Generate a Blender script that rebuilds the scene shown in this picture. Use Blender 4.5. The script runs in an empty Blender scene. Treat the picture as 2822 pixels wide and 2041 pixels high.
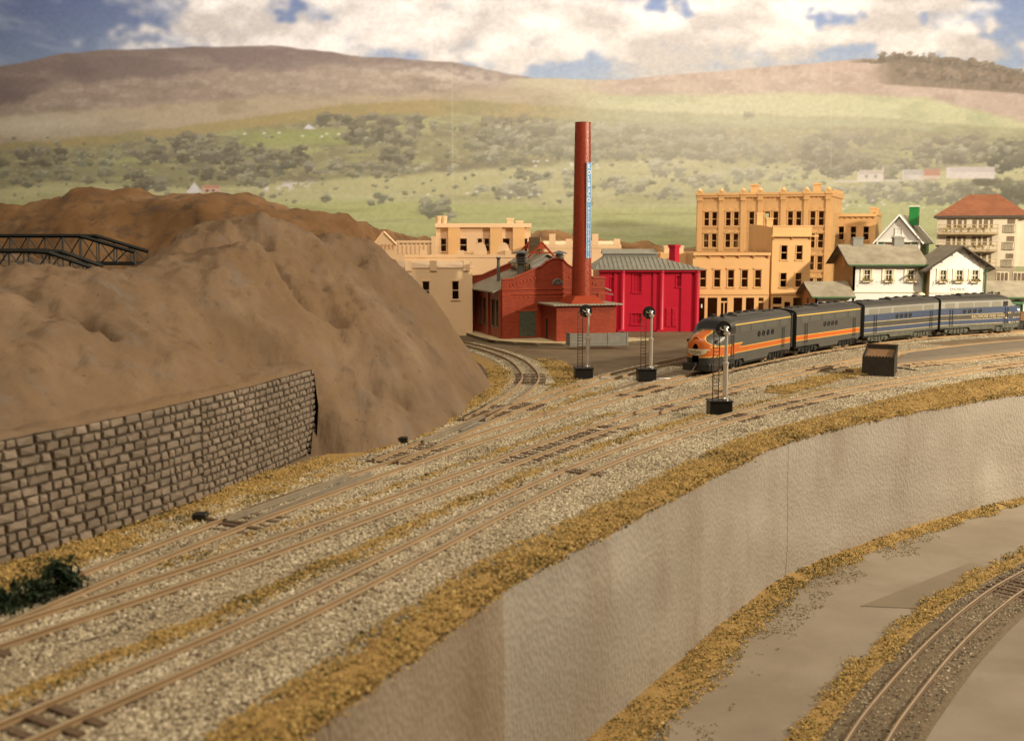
import bpy, bmesh, math, random
import numpy as np
from mathutils import Vector, Matrix
random.seed(7); rng = np.random.default_rng(7)
S = bpy.context.scene
COL = S.collection
R = math.radians

# ------------------------------------------------------------------ camera, light, exposure
CAMH, FPX, W0, H0, YH = 11.8, 3000.0, 2822.0, 2041.0, 651.0
PITCH = math.atan((H0 / 2 - YH) / FPX)
cd = bpy.data.cameras.new('camera'); cam = bpy.data.objects.new('camera', cd); COL.objects.link(cam)
cam.location = (0, 0, CAMH); cam.rotation_euler = (math.pi / 2 - PITCH, 0, 0)
cd.sensor_width = 36.0; cd.lens = 36.0 * FPX / W0; cd.clip_start = 0.5; cd.clip_end = 800
cd.dof.use_dof = True; cd.dof.focus_distance = 96; cd.dof.aperture_fstop = 0.27
S.camera = cam
wd = bpy.data.worlds.new('World'); S.world = wd; wd.use_nodes = True
wd.node_tree.nodes['Background'].inputs[0].default_value = (1.0, 0.80, 0.58, 1)
wd.node_tree.nodes['Background'].inputs[1].default_value = 0.17

def lamp(name, kind, loc, energy, color, target=None, **kw):
    l = bpy.data.lights.new(name, kind); o = bpy.data.objects.new(name, l); COL.objects.link(o)
    l.energy = energy; l.color = color; o.location = loc
    for k, v in kw.items(): setattr(l, k, v)
    if target is not None:
        o.rotation_euler = (Vector(target) - Vector(loc)).to_track_quat('-Z', 'Y').to_euler()
    return o
# the room's spotlight on the right and the ceiling light above the layout
lamp('room_spot', 'POINT', (112, 80, 38), 600000, (1.0, 0.85, 0.62), shadow_soft_size=2.6)
lamp('ceiling_light', 'AREA', (5, 30, 110), 110000, (1.0, 0.84, 0.62), (5, 85, 0), shape='RECTANGLE', size=70, size_y=40)
lamp('backdrop_fill', 'AREA', (-4, 150, 110), 98000, (1.0, 0.87, 0.68), (-2, 204, 34), shape='RECTANGLE', size=170, size_y=10, spread=R(95))  # unseen lamp added above the frame to brighten the backdrop
S.view_settings.view_transform = 'Standard'; S.view_settings.look = 'None'
S.view_settings.exposure = 0.12; S.view_settings.gamma = 1.0; S.view_settings.use_curve_mapping = False
S.render.engine = 'CYCLES'

# ------------------------------------------------------------------ geometry of the picture -> world
def ray(px, py):
    x = (px - W0 / 2) / FPX; y = -(py - H0 / 2) / FPX
    return Vector((x, math.cos(PITCH) + y * math.sin(PITCH), -math.sin(PITCH) + y * math.cos(PITCH)))
def atz(px, py, z):                       # point at height z
    d = ray(px, py); return Vector((0, 0, CAMH)) + d * ((z - CAMH) / d.z)
def aty(px, py, Y):                       # point at distance Y
    d = ray(px, py); return Vector((0, 0, CAMH)) + d * (Y / d.y)

# ------------------------------------------------------------------ object helpers
def tag(o, label=None, cat=None, group=None, kind=None):
    if label: o['label'] = label
    if cat: o['category'] = cat
    if group: o['group'] = group
    if kind: o['kind'] = kind
    return o
def thing(name, label, cat, loc=(0, 0, 0), rz=0.0, group=None):
    o = bpy.data.objects.new(name, None); COL.objects.link(o); o.empty_display_size = 0.5
    o.location = loc; o.rotation_euler = (0, 0, rz)
    return tag(o, label, cat, group)
def link(name, me, parent=None, loc=None, rot=None, scale=None):
    o = bpy.data.objects.new(name, me); COL.objects.link(o)
    if parent is not None: o.parent = parent
    if loc is not None: o.location = loc
    if rot is not None: o.rotation_euler = rot
    if scale is not None: o.scale = scale
    return o
def copy_tree(o, parent=None):
    c = o.copy(); COL.objects.link(c)
    if parent is not None: c.parent = parent
    for ch in list(o.children): copy_tree(ch, c)
    return c

class MB:
    def __init__(s): s.v = []; s.f = []; s.m = []; s.M = None; s.mi = 0
    def add(s, vs, fs, mi=None):
        n = len(s.v)
        if s.M is not None: vs = [s.M @ Vector(p) for p in vs]
        s.v += [tuple(p) for p in vs]; s.f += [tuple(i + n for i in f) for f in fs]
        s.m += [s.mi if mi is None else mi] * len(fs); return s
    def box(s, a, b, mi=None):
        (x0, y0, z0), (x1, y1, z1) = a, b
        return s.add([(x0, y0, z0), (x1, y0, z0), (x1, y1, z0), (x0, y1, z0), (x0, y0, z1), (x1, y0, z1), (x1, y1, z1), (x0, y1, z1)],
                     [(0, 3, 2, 1), (4, 5, 6, 7), (0, 1, 5, 4), (1, 2, 6, 5), (2, 3, 7, 6), (3, 0, 4, 7)], mi)
    def bar(s, a, b, r, n=4, r2=None, mi=None):
        a = Vector(a); b = Vector(b); d = (b - a)
        if d.length < 1e-6: return s
        d.normalize(); u = d.orthogonal().normalized(); w = d.cross(u)
        r2 = r if r2 is None else r2
        vs = []; ph = math.pi / n
        for P, q in ((a, r), (b, r2)):
            for k in range(n):
                t = 2 * math.pi * k / n + ph; vs.append(P + u * (q * math.cos(t)) + w * (q * math.sin(t)))
        fs = [(k, (k + 1) % n, n + (k + 1) % n, n + k) for k in range(n)] + [tuple(range(n))[::-1], tuple(range(n, 2 * n))]
        return s.add(vs, fs, mi)
    def path(s, pts, r, n=6):
        for a, b in zip(pts[:-1], pts[1:]): s.bar(a, b, r, n)
        return s
    def lathe(s, prof, c=(0, 0, 0), n=20, mi=None, cap=True):
        vs = []; fs = []
        for r, z in prof:
            for k in range(n):
                t = 2 * math.pi * k / n; vs.append((c[0] + r * math.cos(t), c[1] + r * math.sin(t), c[2] + z))
        for i in range(len(prof) - 1):
            for k in range(n):
                fs.append((i * n + k, i * n + (k + 1) % n, (i + 1) * n + (k + 1) % n, (i + 1) * n + k))
        if cap: fs += [tuple(range(n))[::-1], tuple(range((len(prof) - 1) * n, len(prof) * n))]
        return s.add(vs, fs, mi)
    def prism(s, poly, y0, y1, mi=None):        # polygon in x,z (counter-clockwise seen from -y) pushed along y
        n = len(poly)
        vs = [(x, y0, z) for x, z in poly] + [(x, y1, z) for x, z in poly]
        fs = [tuple(range(n)), tuple(range(2 * n - 1, n - 1, -1))] + [(k, n + k, n + (k + 1) % n, (k + 1) % n) for k in range(n)]
        return s.add(vs, fs, mi)
    def wall(s, w, h, holes, t, z0=0.0, mi=None):   # x 0..w, z z0..h, front y=0, back y=t, rectangular holes (x0,z0,x1,z1)
        xs = sorted({0.0, w} | {q for hx in holes for q in (hx[0], hx[2])}); zs = sorted({z0, h} | {q for hx in holes for q in (hx[1], hx[3])})
        xs = [q for q in xs if 0 <= q <= w]; zs = [q for q in zs if z0 <= q <= h]
        def solid(i, j):
            if i < 0 or j < 0 or i >= len(xs) - 1 or j >= len(zs) - 1: return False
            cx = (xs[i] + xs[i + 1]) / 2; cz = (zs[j] + zs[j + 1]) / 2
            return not any(a < cx < c and b < cz < d for a, b, c, d in holes)
        for i in range(len(xs) - 1):
            for j in range(len(zs) - 1):
                if not solid(i, j): continue
                x0, x1, a, b = xs[i], xs[i + 1], zs[j], zs[j + 1]
                vs = [(x0, 0, a), (x1, 0, a), (x1, 0, b), (x0, 0, b), (x0, t, a), (x1, t, a), (x1, t, b), (x0, t, b)]
                fs = [(0, 1, 2, 3), (4, 7, 6, 5)]
                if not solid(i - 1, j): fs.append((0, 3, 7, 4))
                if not solid(i + 1, j): fs.append((1, 5, 6, 2))
                if not solid(i, j - 1): fs.append((0, 4, 5, 1))
                if not solid(i, j + 1): fs.append((3, 2, 6, 7))
                s.add(vs, fs, mi)
        return s
    def mesh(s, name, mats, smooth=False):
        me = bpy.data.meshes.new(name); me.from_pydata(s.v, [], s.f)
        for m in (mats if isinstance(mats, (list, tuple)) else [mats]): me.materials.append(m)
        if any(s.m): me.polygons.foreach_set('material_index', s.m)
        if smooth:
            me.shade_smooth()
            try: me.set_sharp_from_angle(angle=R(38))
            except Exception: pass
        me.update(); return me
    def build(s, name, mats, parent=None, smooth=False, loc=None, rot=None, bevel=0):
        o = link(name, s.mesh(name, mats, smooth), parent, loc, rot)
        if bevel:
            md = o.modifiers.new('bevel', 'BEVEL'); md.width = bevel; md.segments = 2; md.limit_method = 'ANGLE'
        return o
def side_frame(x, y, rz): return Matrix.Translation((x, y, 0)) @ Matrix.Rotation(rz, 4, 'Z')

def np_mesh(name, verts, faces, mat, parent=None, attrs=None, smooth=False):
    verts = np.asarray(verts, np.float32); faces = np.asarray(faces, np.int32); k = faces.shape[1]
    me = bpy.data.meshes.new(name)
    me.vertices.add(len(verts)); me.vertices.foreach_set('co', verts.ravel())
    me.loops.add(faces.size); me.loops.foreach_set('vertex_index', faces.ravel())
    me.polygons.add(len(faces)); me.polygons.foreach_set('loop_start', np.arange(0, faces.size, k, dtype=np.int32))
    for an, arr in (attrs or {}).items():
        arr = np.asarray(arr, np.float32)
        if arr.ndim == 2:
            a = me.attributes.new(an, 'FLOAT_COLOR', 'POINT'); a.data.foreach_set('color', np.hstack([arr, np.ones((len(arr), 1), np.float32)]).ravel())
        else:
            a = me.attributes.new(an, 'FLOAT', 'POINT'); a.data.foreach_set('value', arr)
    me.update(calc_edges=True); me.validate()
    if smooth: me.shade_smooth()
    me.materials.append(mat)
    return link(name, me, parent)

# ------------------------------------------------------------------ noise for shapes and prints
def _h(ix, iy, seed):
    n = (ix.astype(np.int64) * 374761393 + iy.astype(np.int64) * 668265263 + seed * 1442695041) & 0xffffffff
    n = ((n ^ (n >> 13)) * 1274126177) & 0xffffffff
    return ((n ^ (n >> 16)) & 0xffff) / 65535.0
def vnoise(x, y, seed=0):
    ix = np.floor(x); iy = np.floor(y); fx = x - ix; fy = y - iy
    fx = fx * fx * (3 - 2 * fx); fy = fy * fy * (3 - 2 * fy)
    a = _h(ix, iy, seed); b = _h(ix + 1, iy, seed); c = _h(ix, iy + 1, seed); d = _h(ix + 1, iy + 1, seed)
    return (a + (b - a) * fx) * (1 - fy) + (c + (d - c) * fx) * fy
def fbm(x, y, oc=5, seed=0, gain=0.5):
    x = np.asarray(x, float); y = np.asarray(y, float); t = np.zeros(np.broadcast(x, y).shape); a = 1.0; n = 0
    for o in range(oc):
        t = t + a * vnoise(x * 2 ** o + 17.3 * o, y * 2 ** o + 9.1 * o, seed + o); n += a; a *= gain
    return t / n

# ------------------------------------------------------------------ materials
def lin(c): return tuple((v / 12.92 if v <= 0.04045 else ((v + 0.055) / 1.055) ** 2.4) for v in c)
class NT:
    def __init__(s, name):
        s.m = bpy.data.materials.new(name); s.m.use_nodes = True; s.t = s.m.node_tree; s.b = s.t.nodes['Principled BSDF']
        s.co = s.t.nodes.new('ShaderNodeTexCoord')
    def n(s, ty, **kw):
        q = s.t.nodes.new(ty)
        for k, v in kw.items():
            if k in q.inputs: q.inputs[k].default_value = v
            else: setattr(q, k, v)
        return q
    def l(s, a, b): s.t.links.new(a, b)
    def noise(s, scale, detail=4.0, rough=0.55, space='Object'):
        q = s.n('ShaderNodeTexNoise'); q.inputs['Scale'].default_value = scale; q.inputs['Detail'].default_value = detail; q.inputs['Roughness'].default_value = rough
        s.l(s.co.outputs[space], q.inputs['Vector']); return q
    def ramp(s, fac, stops, interp='LINEAR'):
        q = s.n('ShaderNodeValToRGB'); q.color_ramp.interpolation = interp; e = q.color_ramp.elements
        while len(e) < len(stops): e.new(0.5)
        for k, (p, c) in enumerate(stops): e[k].position = p; e[k].color = (*c, 1)
        s.l(fac, q.inputs[0]); return q.outputs[0]
    def mix(s, fac, a, b, mode='MIX'):
        q = s.n('ShaderNodeMix', data_type='RGBA', blend_type=mode)
        for i, v in ((0, fac), (6, a), (7, b)):
            if isinstance(v, (int, float)): q.inputs[i].default_value = v
            elif isinstance(v, tuple): q.inputs[i].default_value = (*v, 1)
            else: s.l(v, q.inputs[i])
        return q.outputs[2]
    def bump(s, h, strength, dist):
        q = s.n('ShaderNodeBump'); q.inputs['Strength'].default_value = strength; q.inputs['Distance'].default_value = dist
        s.l(h, q.inputs['Height']); s.l(q.outputs[0], s.b.inputs['Normal']); return q
    def done(s, col, rough=0.6, metal=0.0, spec=0.5):
        if isinstance(col, tuple): s.b.inputs['Base Color'].default_value = (*col, 1)
        else: s.l(col, s.b.inputs['Base Color'])
        s.b.inputs['Roughness'].default_value = rough; s.b.inputs['Metallic'].default_value = metal
        s.b.inputs['Specular IOR Level'].default_value = spec
        return s.m
def plain(name, c, rough=0.55, var=0.12, scale=0.7, bump=0.0, bscale=20.0, metal=0.0, spec=0.4, dirt=None, dscale=0.25):
    t = NT(name); nz = t.noise(scale, 5)
    col = t.ramp(nz.outputs['Fac'], [(0.3, tuple(v * (1 - var) for v in c)), (0.7, tuple(min(1, v * (1 + var)) for v in c))])
    if dirt:
        n2 = t.noise(dscale, 6, 0.65); f = t.ramp(n2.outputs['Fac'], [(0.48, (0, 0, 0)), (0.72, (1, 1, 1))]); col = t.mix(f, col, dirt)
    if bump:
        n3 = t.noise(bscale, 3); t.bump(n3.outputs['Fac'], bump, 0.05)
    return t.done(col, rough, metal, spec)
def brickmat(name, c1, c2, mortar, bw, bh, rough=0.5, gloss=0.4, axis='XZ', coat=0.0):
    t = NT(name); sep = t.n('ShaderNodeSeparateXYZ'); t.l(t.co.outputs['Object'], sep.inputs[0])
    ad = t.n('ShaderNodeMath', operation='ADD'); t.l(sep.outputs[0], ad.inputs[0]); t.l(sep.outputs[1], ad.inputs[1])
    cb = t.n('ShaderNodeCombineXYZ'); t.l(ad.outputs[0], cb.inputs[0]); t.l(sep.outputs[2], cb.inputs[1])
    b = t.n('ShaderNodeTexBrick'); b.inputs['Scale'].default_value = 1; b.inputs['Brick Width'].default_value = bw; b.inputs['Row Height'].default_value = bh
    b.inputs['Mortar Size'].default_value = bh * 0.09; b.inputs['Mortar Smooth'].default_value = 0.3
    for i, c in ((1, c1), (2, c2), (3, mortar)): b.inputs[i].default_value = (*c, 1)
    t.l(cb.outputs[0], b.inputs['Vector'])
    nz = t.noise(0.5, 4); k = t.ramp(nz.outputs['Fac'], [(0.3, (0.85, 0.85, 0.85)), (0.7, (1.1, 1.1, 1.1))])
    iv = t.n('ShaderNodeMath', operation='SUBTRACT'); iv.inputs[0].default_value = 1; t.l(b.outputs['Fac'], iv.inputs[1])
    t.bump(iv.outputs[0], 0.7, 0.06)
    return t.done(t.mix(1.0, b.outputs['Color'], k, 'MULTIPLY'), rough, 0, gloss)
def attrmat(name, attr, stops, rough=0.85, spec=0.2):
    t = NT(name); a = t.n('ShaderNodeAttribute', attribute_name=attr)
    nz = t.noise(9.0, 2); k = t.ramp(nz.outputs['Fac'], [(0.3, (0.8, 0.8, 0.8)), (0.7, (1.15, 1.15, 1.15))])
    return t.done(t.mix(1.0, t.ramp(a.outputs['Fac'], stops), k, 'MULTIPLY'), rough, 0, spec)

M = {}
M['tan'] = plain('cast_tan_plastic', (0.68, 0.42, 0.19), 0.5, 0.05, 0.4, 0.05, 6, spec=0.35)
M['tan2'] = plain('deep_tan_plastic', (0.60, 0.365, 0.165), 0.5, 0.05, 0.4, 0.05, 6, spec=0.35)
M['cream'] = plain('pale_tan_plastic', (0.78, 0.56, 0.35), 0.5, 0.04, 0.4, 0.05, 6, spec=0.35)
M['brick'] = brickmat('factory_brick', (0.30, 0.043, 0.017), (0.24, 0.032, 0.013), (0.36, 0.070, 0.03), 0.42, 0.2, 0.38, 0.5)
M['brick_trim'] = plain('factory_trim', (0.32, 0.052, 0.02), 0.38, 0.08, 2, 0.1, 12)
M['stack'] = plain('chimney_red', (0.30, 0.042, 0.016), 0.36, 0.10, 3, 0.25, 9, spec=0.5)
M['crimson'] = plain('crimson_plastic', (0.46, 0.008, 0.032), 0.42, 0.06, 1.0, 0.12, 7, spec=0.4)
M['roof_felt'] = plain('grey_roof_felt', (0.32, 0.28, 0.205), 0.8, 0.15, 1.2, 0.25, 14)
M['roof_grey'] = plain('grey_seam_roof', (0.27, 0.26, 0.21), 0.6, 0.10, 1.0, 0.1, 10)
M['grey'] = plain('grey_plastic', (0.22, 0.22, 0.20), 0.5, 0.10, 1.4, 0.1, 10)
M['dgrey'] = plain('dark_grey_plastic', (0.11, 0.11, 0.10), 0.4, 0.12, 1.2, 0.1, 10, spec=0.5)
M['black'] = plain('black_plastic', (0.012, 0.011, 0.010), 0.45, 0.25, 2, 0.1, 12)
M['soot'] = plain('black_brick_paint', (0.03, 0.024, 0.018), 0.75, 0.3, 2.5, 0.4, 9)
M['rust'] = plain('rusty_brown', (0.16, 0.085, 0.035), 0.85, 0.25, 2.5, 0.4, 9)
M['silver'] = plain('silver_paint', (0.78, 0.76, 0.72), 0.3, 0.05, 3, metal=0.85)
M['steel'] = plain('bright_steel', (0.75, 0.7, 0.62), 0.22, 0.05, 3, metal=1.0)
M['white'] = plain('white_plaster', (0.70, 0.69, 0.67), 0.7, 0.04, 1, 0.12, 8, spec=0.2)
M['offwhite'] = plain('ivory_plastic', (0.78, 0.70, 0.55), 0.55, 0.05, 1)
M['ochre'] = plain('station_gable_ochre', (0.42, 0.26, 0.12), 0.7, 0.08, 1, 0.1, 8)
M['green'] = plain('green_gutter', (0.06, 0.13, 0.06), 0.4, 0.12, 2)
M['bright_green'] = plain('bright_green_plastic', (0.02, 0.20, 0.05), 0.4, 0.06, 2)
M['blue_sign'] = plain('blue_sign', (0.03, 0.22, 0.52), 0.4, 0.04, 1)
M['sign_white'] = plain('sign_white', (0.85, 0.85, 0.82), 0.5, 0.02, 1)
M['ink'] = plain('dark_ink', (0.05, 0.05, 0.055), 0.6, 0.05, 1)
M['roof_brown'] = plain('weathered_brown_roof', (0.30, 0.265, 0.20), 0.85, 0.2, 0.8, 0.3, 12, dirt=(0.20, 0.165, 0.12))
M['roof_dark'] = plain('dark_purlin', (0.07, 0.055, 0.045), 0.7, 0.2, 2)
M['tile_red'] = brickmat('red_roof_tile', (0.30, 0.125, 0.065), (0.26, 0.10, 0.052), (0.18, 0.068, 0.036), 0.32, 0.26, 0.75, 0.2)
M['apart'] = plain('cream_stucco', (0.57, 0.51, 0.40), 0.7, 0.05, 1)
M['apart_grey'] = plain('grey_stucco', (0.34, 0.29, 0.21), 0.75, 0.06, 1)
M['glass'] = plain('dull_glass', (0.09, 0.075, 0.06), 0.15, 0.25, 2, spec=0.6)
M['greyglass'] = plain('dusty_glass', (0.075, 0.085, 0.06), 0.3, 0.2, 3, spec=0.5)
M['flower'] = plain('window_box_flowers', (0.22, 0.20, 0.04), 0.9, 0.6, 7, dirt=(0.42, 0.10, 0.05), dscale=5)
M['plinth'] = plain('cobbled_plinth', (0.56, 0.46, 0.28), 0.75, 0.10, 1.5, 0.35, 12)
M['plinth_side'] = plain('plinth_edge', (0.12, 0.09, 0.055), 0.8, 0.2, 2)
M['tie'] = plain('dark_ties', (0.105, 0.065, 0.038), 0.8, 0.35, 3, 0.3, 15)
M['rail'] = plain('rail_paint_tan', (0.31, 0.205, 0.105), 0.6, 0.12, 0.6, spec=0.4)
M['railtop'] = plain('rail_head_metal', (0.48, 0.38, 0.25), 0.42, 0.08, 0.5, metal=0.7)
M['foliage'] = plain('dark_bush_foliage', (0.014, 0.030, 0.010), 0.85, 0.45, 3)

# ------------------------------------------------------------------ curves
class Curve:
    def __init__(s, pts, step=0.25):
        P = np.array(pts, float); Q = np.vstack([2 * P[0] - P[1], P, 2 * P[-1] - P[-2]]); out = []
        for i in range(1, len(Q) - 2):
            p0, p1, p2, p3 = Q[i - 1:i + 3]; n = max(2, int(np.hypot(*(p2 - p1)) / step)); t = np.linspace(0, 1, n, endpoint=False)[:, None]
            out.append(0.5 * (2 * p1 + (p2 - p0) * t + (2 * p0 - 5 * p1 + 4 * p2 - p3) * t ** 2 + (3 * p1 - p0 - 3 * p2 + p3) * t ** 3))
        out.append(P[-1:]); s.P = np.vstack(out)
        d = np.diff(s.P, axis=0); s.s = np.r_[0, np.cumsum(np.hypot(d[:, 0], d[:, 1]))]; s.L = s.s[-1]
    def at(s, q):
        q = np.asarray(q, float); return np.stack([np.interp(q, s.s, s.P[:, 0]), np.interp(q, s.s, s.P[:, 1])], -1)
    def tan(s, q):
        d = s.at(np.minimum(np.asarray(q) + 0.4, s.L)) - s.at(np.maximum(np.asarray(q) - 0.4, 0)); return d / np.linalg.norm(d, axis=-1, keepdims=True)
    def off(s, q, o):                        # o > 0: to the right of the running direction
        t = s.tan(q); n = np.stack([t[..., 1], -t[..., 0]], -1); return s.at(q) + n * np.asarray(o)[..., None]
    def near(s, x, y): return s.s[np.argmin((s.P[:, 0] - x) ** 2 + (s.P[:, 1] - y) ** 2)]
cA = Curve([(-16.6, 16.0), (-12.1, 24.1), (-7.6, 31.8), (-3.77, 39.5), (-0.09, 47.2), (3.94, 54.85), (8.68, 62.5), (14.4, 70.2), (21.2, 77.9), (29.1, 85.6), (38.0, 93.3), (46.1, 99.7), (60, 109.5), (80, 121)])
cB = Curve([(-19.6, 23.5), (-15.4, 30.35), (-10.6, 37.8), (-6.25, 45.3), (-2.09, 52.8), (2.08, 60.25), (6.43, 67.7), (11.1, 75.2), (16.3, 82.7), (21.9, 90.15), (28.2, 97.6), (33.9, 103.8), (41.5, 110.9), (50, 117.3), (60, 123.2), (76, 130)])
cC = Curve([(-19.5, 22.6), (-17.05, 29.3), (-13.56, 38.7), (-9.56, 47.84), (-5.15, 56.76), (-0.42, 65.5), (4.59, 74.16), (9.85, 82.68), (15.39, 91.05), (21.22, 99.19), (27.43, 107.03), (34.11, 114.42), (41.38, 121.2), (49.39, 127.2), (58.33, 132.16), (68.39, 135.84), (80, 138)])
cD = Curve([(-9.9, 47.1), (-6.95, 55.0), (-3.97, 63.0), (-0.86, 71.4), (2.55, 79.3), (6.39, 87.16), (10.77, 95.03), (15.82, 102.9), (21.0, 109.9), (27.5, 117.4), (35, 124.5), (44, 131)])
cE = Curve([(-4.1, 63.0), (-1.75, 71.5), (-0.15, 78), (0.95, 83.8), (1.55, 90), (1.2, 97), (0.05, 104.5), (-2.6, 113.0), (-6.6, 121.3), (-13, 129)])
cF = Curve([(35.0, 98.5), (36.6, 99.5), (42.9, 103.5), (51.7, 109.4), (62, 115.5), (80, 126)])
cG = Curve([(6.5, 27), (10.6, 35), (14.2, 41.4), (16.8, 45.4), (21.0, 51.3), (25.7, 57.2), (30.2, 62), (38, 69), (50, 77)])
cT = Curve([(-16, -3), (-10.5, 11), (-7.3, 19.5), (-5.1, 24.8), (-3.0, 29.5), (-0.1, 36.2), (3.0, 41.6), (7.2, 48.6), (11.4, 55.6), (16.2, 62.8), (23.5, 70.2), (34.3, 79.0), (39, 82.2), (52, 90), (80, 104), (130, 124)])
ZL = -8.45                                # lower board

def sheet(name, cur, s0, s1, offs, zs, mat, step=1.0, label=None, cat=None, kind=None, parent=None, noise=0.0, zfun=None):
    q = np.arange(s0, s1 + 1e-6, step); n = len(q); k = len(offs); V = np.zeros((n, k, 3))
    for j in range(k):
        oj = offs[j](q) if callable(offs[j]) else np.full(n, float(offs[j]))
        V[:, j, :2] = cur.off(q, oj); zj = zs[j](q) if callable(zs[j]) else np.full(n, float(zs[j])); V[:, j, 2] = zj
        if noise: V[:, j, 2] += (fbm(V[:, j, 0] * 0.9, V[:, j, 1] * 0.9, 3, 5) - 0.5) * noise
    idx = np.arange(n * k).reshape(n, k)
    F = np.stack([idx[:-1, :-1], idx[:-1, 1:], idx[1:, 1:], idx[1:, :-1]], -1).reshape(-1, 4)
    o = np_mesh(name, V.reshape(-1, 3), F, mat, parent, smooth=True); tag(o, label, cat, None, kind); return o

# ground materials
def groundmat(name, stops, scale, bump, bscale, rough=0.9, extra=None):
    t = NT(name); a = t.noise(scale, 6, 0.65); col = t.ramp(a.outputs['Fac'], stops)
    if extra:
        n2 = t.noise(extra[0], 5, 0.6); f = t.ramp(n2.outputs['Fac'], [(extra[1], (0, 0, 0)), (extra[2], (1, 1, 1))]); col = t.mix(f, col, extra[3])
    n3 = t.noise(bscale, 3, 0.6); t.bump(n3.outputs['Fac'], bump, 0.06)
    return t.done(col, rough, 0, 0.25)
M['road'] = groundmat('brown_grey_asphalt', [(0.3, (0.125, 0.090, 0.055)), (0.7, (0.19, 0.140, 0.088))], 0.35, 0.3, 9, 0.8, (0.12, 0.5, 0.7, (0.22, 0.165, 0.10)))
M['gravel'] = groundmat('ballast_bed', [(0.42, (0.12, 0.093, 0.060)), (0.58, (0.44, 0.365, 0.25))], 11.0, 1.0, 14)
M['soil'] = groundmat('turf_soil', [(0.3, (0.23, 0.142, 0.048)), (0.7, (0.36, 0.23, 0.08))], 2.6, 0.8, 12)
M['board'] = groundmat('beige_board', [(0.3, (0.200, 0.165, 0.125)), (0.7, (0.245, 0.205, 0.158))], 0.3, 0.16, 6, 0.7, (0.14, 0.48, 0.72, (0.175, 0.140, 0.102)))
M['plank'] = plain('brown_card_strip', (0.165, 0.128, 0.088), 0.6, 0.08, 0.5)

# upper baseboard: one sheet from the top of the front wall back to the backdrop
q = np.linspace(0, cT.L, 160); P0 = cT.at(q); V = []; K = 30
for i in range(K): V.append(np.hstack([P0 + np.array([[-0.72, 0.70]]) * (0.05 + 330 * (i / (K - 1)) ** 1.6), np.full((160, 1), -0.17)]))
V = np.stack(V, 1); idx = np.arange(160 * K).reshape(160, K)
F = np.stack([idx[:-1, :-1], idx[1:, :-1], idx[1:, 1:], idx[:-1, 1:]], -1).reshape(-1, 4)
tag(np_mesh('ground', V.reshape(-1, 3), F[:, ::-1], M['road']), 'brown grey upper baseboard of the layout', 'ground', None, 'structure')
o = MB().add([(-60, -30, ZL), (140, -30, ZL), (140, 130, ZL), (-60, 130, ZL)], [(0, 1, 2, 3)]).build('lower_ground', M['board'])
tag(o, 'smooth beige lower board below the front wall', 'ground', None, 'structure')
# darker strip lying on the lower board
c4 = [atz(1400 + x / 1.595, 1300 + y / 1.595, ZL) for x, y in ((1550, 590), (1790, 600), (2115, 415), (2030, 400))]
mb = MB(); mb.add([(p.x, p.y, ZL + 0.004) for p in c4] + [(p.x, p.y, ZL + 0.03) for p in c4], [(7, 6, 5, 4), (0, 1, 5, 4), (1, 2, 6, 5), (2, 3, 7, 6), (3, 0, 4, 7)][0:5])
tag(mb.build('card_strip', M['plank']), 'dark brown card strip lying flat on the beige lower board', 'strip')

# ------------------------------------------------------------------ front retaining wall (embossed sheets with butt joints)
def leathermat(name, c1, c2, stain):
    t = NT(name); vo = t.n('ShaderNodeTexVoronoi'); vo.feature = 'SMOOTH_F1'; vo.inputs['Scale'].default_value = 5.2; vo.inputs['Smoothness'].default_value = 0.4
    mp = t.n('ShaderNodeMapping'); mp.inputs['Scale'].default_value = (1, 1, 0.75); t.l(t.co.outputs['Object'], mp.inputs[0]); t.l(mp.outputs[0], vo.inputs['Vector'])
    a = t.noise(0.13, 5, 0.6); col = t.ramp(a.outputs['Fac'], [(0.34, c1), (0.66, c2)])
    mp2 = t.n('ShaderNodeMapping'); mp2.inputs['Scale'].default_value = (0.5, 0.5, 0.12); t.l(t.co.outputs['Object'], mp2.inputs[0])
    n2 = t.noise(0.55, 5, 0.6); t.l(mp2.outputs[0], n2.inputs['Vector'])
    col = t.mix(t.ramp(n2.outputs['Fac'], [(0.50, (0, 0, 0)), (0.72, (0.8, 0.8, 0.8))]), col, stain)
    n3 = t.noise(14, 2)
    ad = t.n('ShaderNodeMath', operation='MULTIPLY_ADD'); t.l(n3.outputs['Fac'], ad.inputs[0]); ad.inputs[1].default_value = 0.10; t.l(vo.outputs['Distance'], ad.inputs[2])
    t.bump(ad.outputs[0], 0.30, 0.12)
    return t.done(col, 0.36, 0, 0.5)
M['leather'] = leathermat('embossed_wall_sheet', (0.285, 0.250, 0.212), (0.37, 0.335, 0.292), (0.25, 0.20, 0.155))
M['leather_brown'] = leathermat('brown_shaded_wall_sheet', (0.215, 0.162, 0.115), (0.31, 0.25, 0.19), (0.19, 0.13, 0.085))  # browner sheet, with the shade at the wall's left end put into the colour
fw = thing('retaining_wall', 'long curved brown grey retaining wall of embossed sheets below the yellow turf edge', 'wall')
joints = [0.0, cT.near(-4.5, 26), cT.near(-0.3, 35.8), cT.near(16.2, 62.8), cT.near(60, 94), cT.L]
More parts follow.
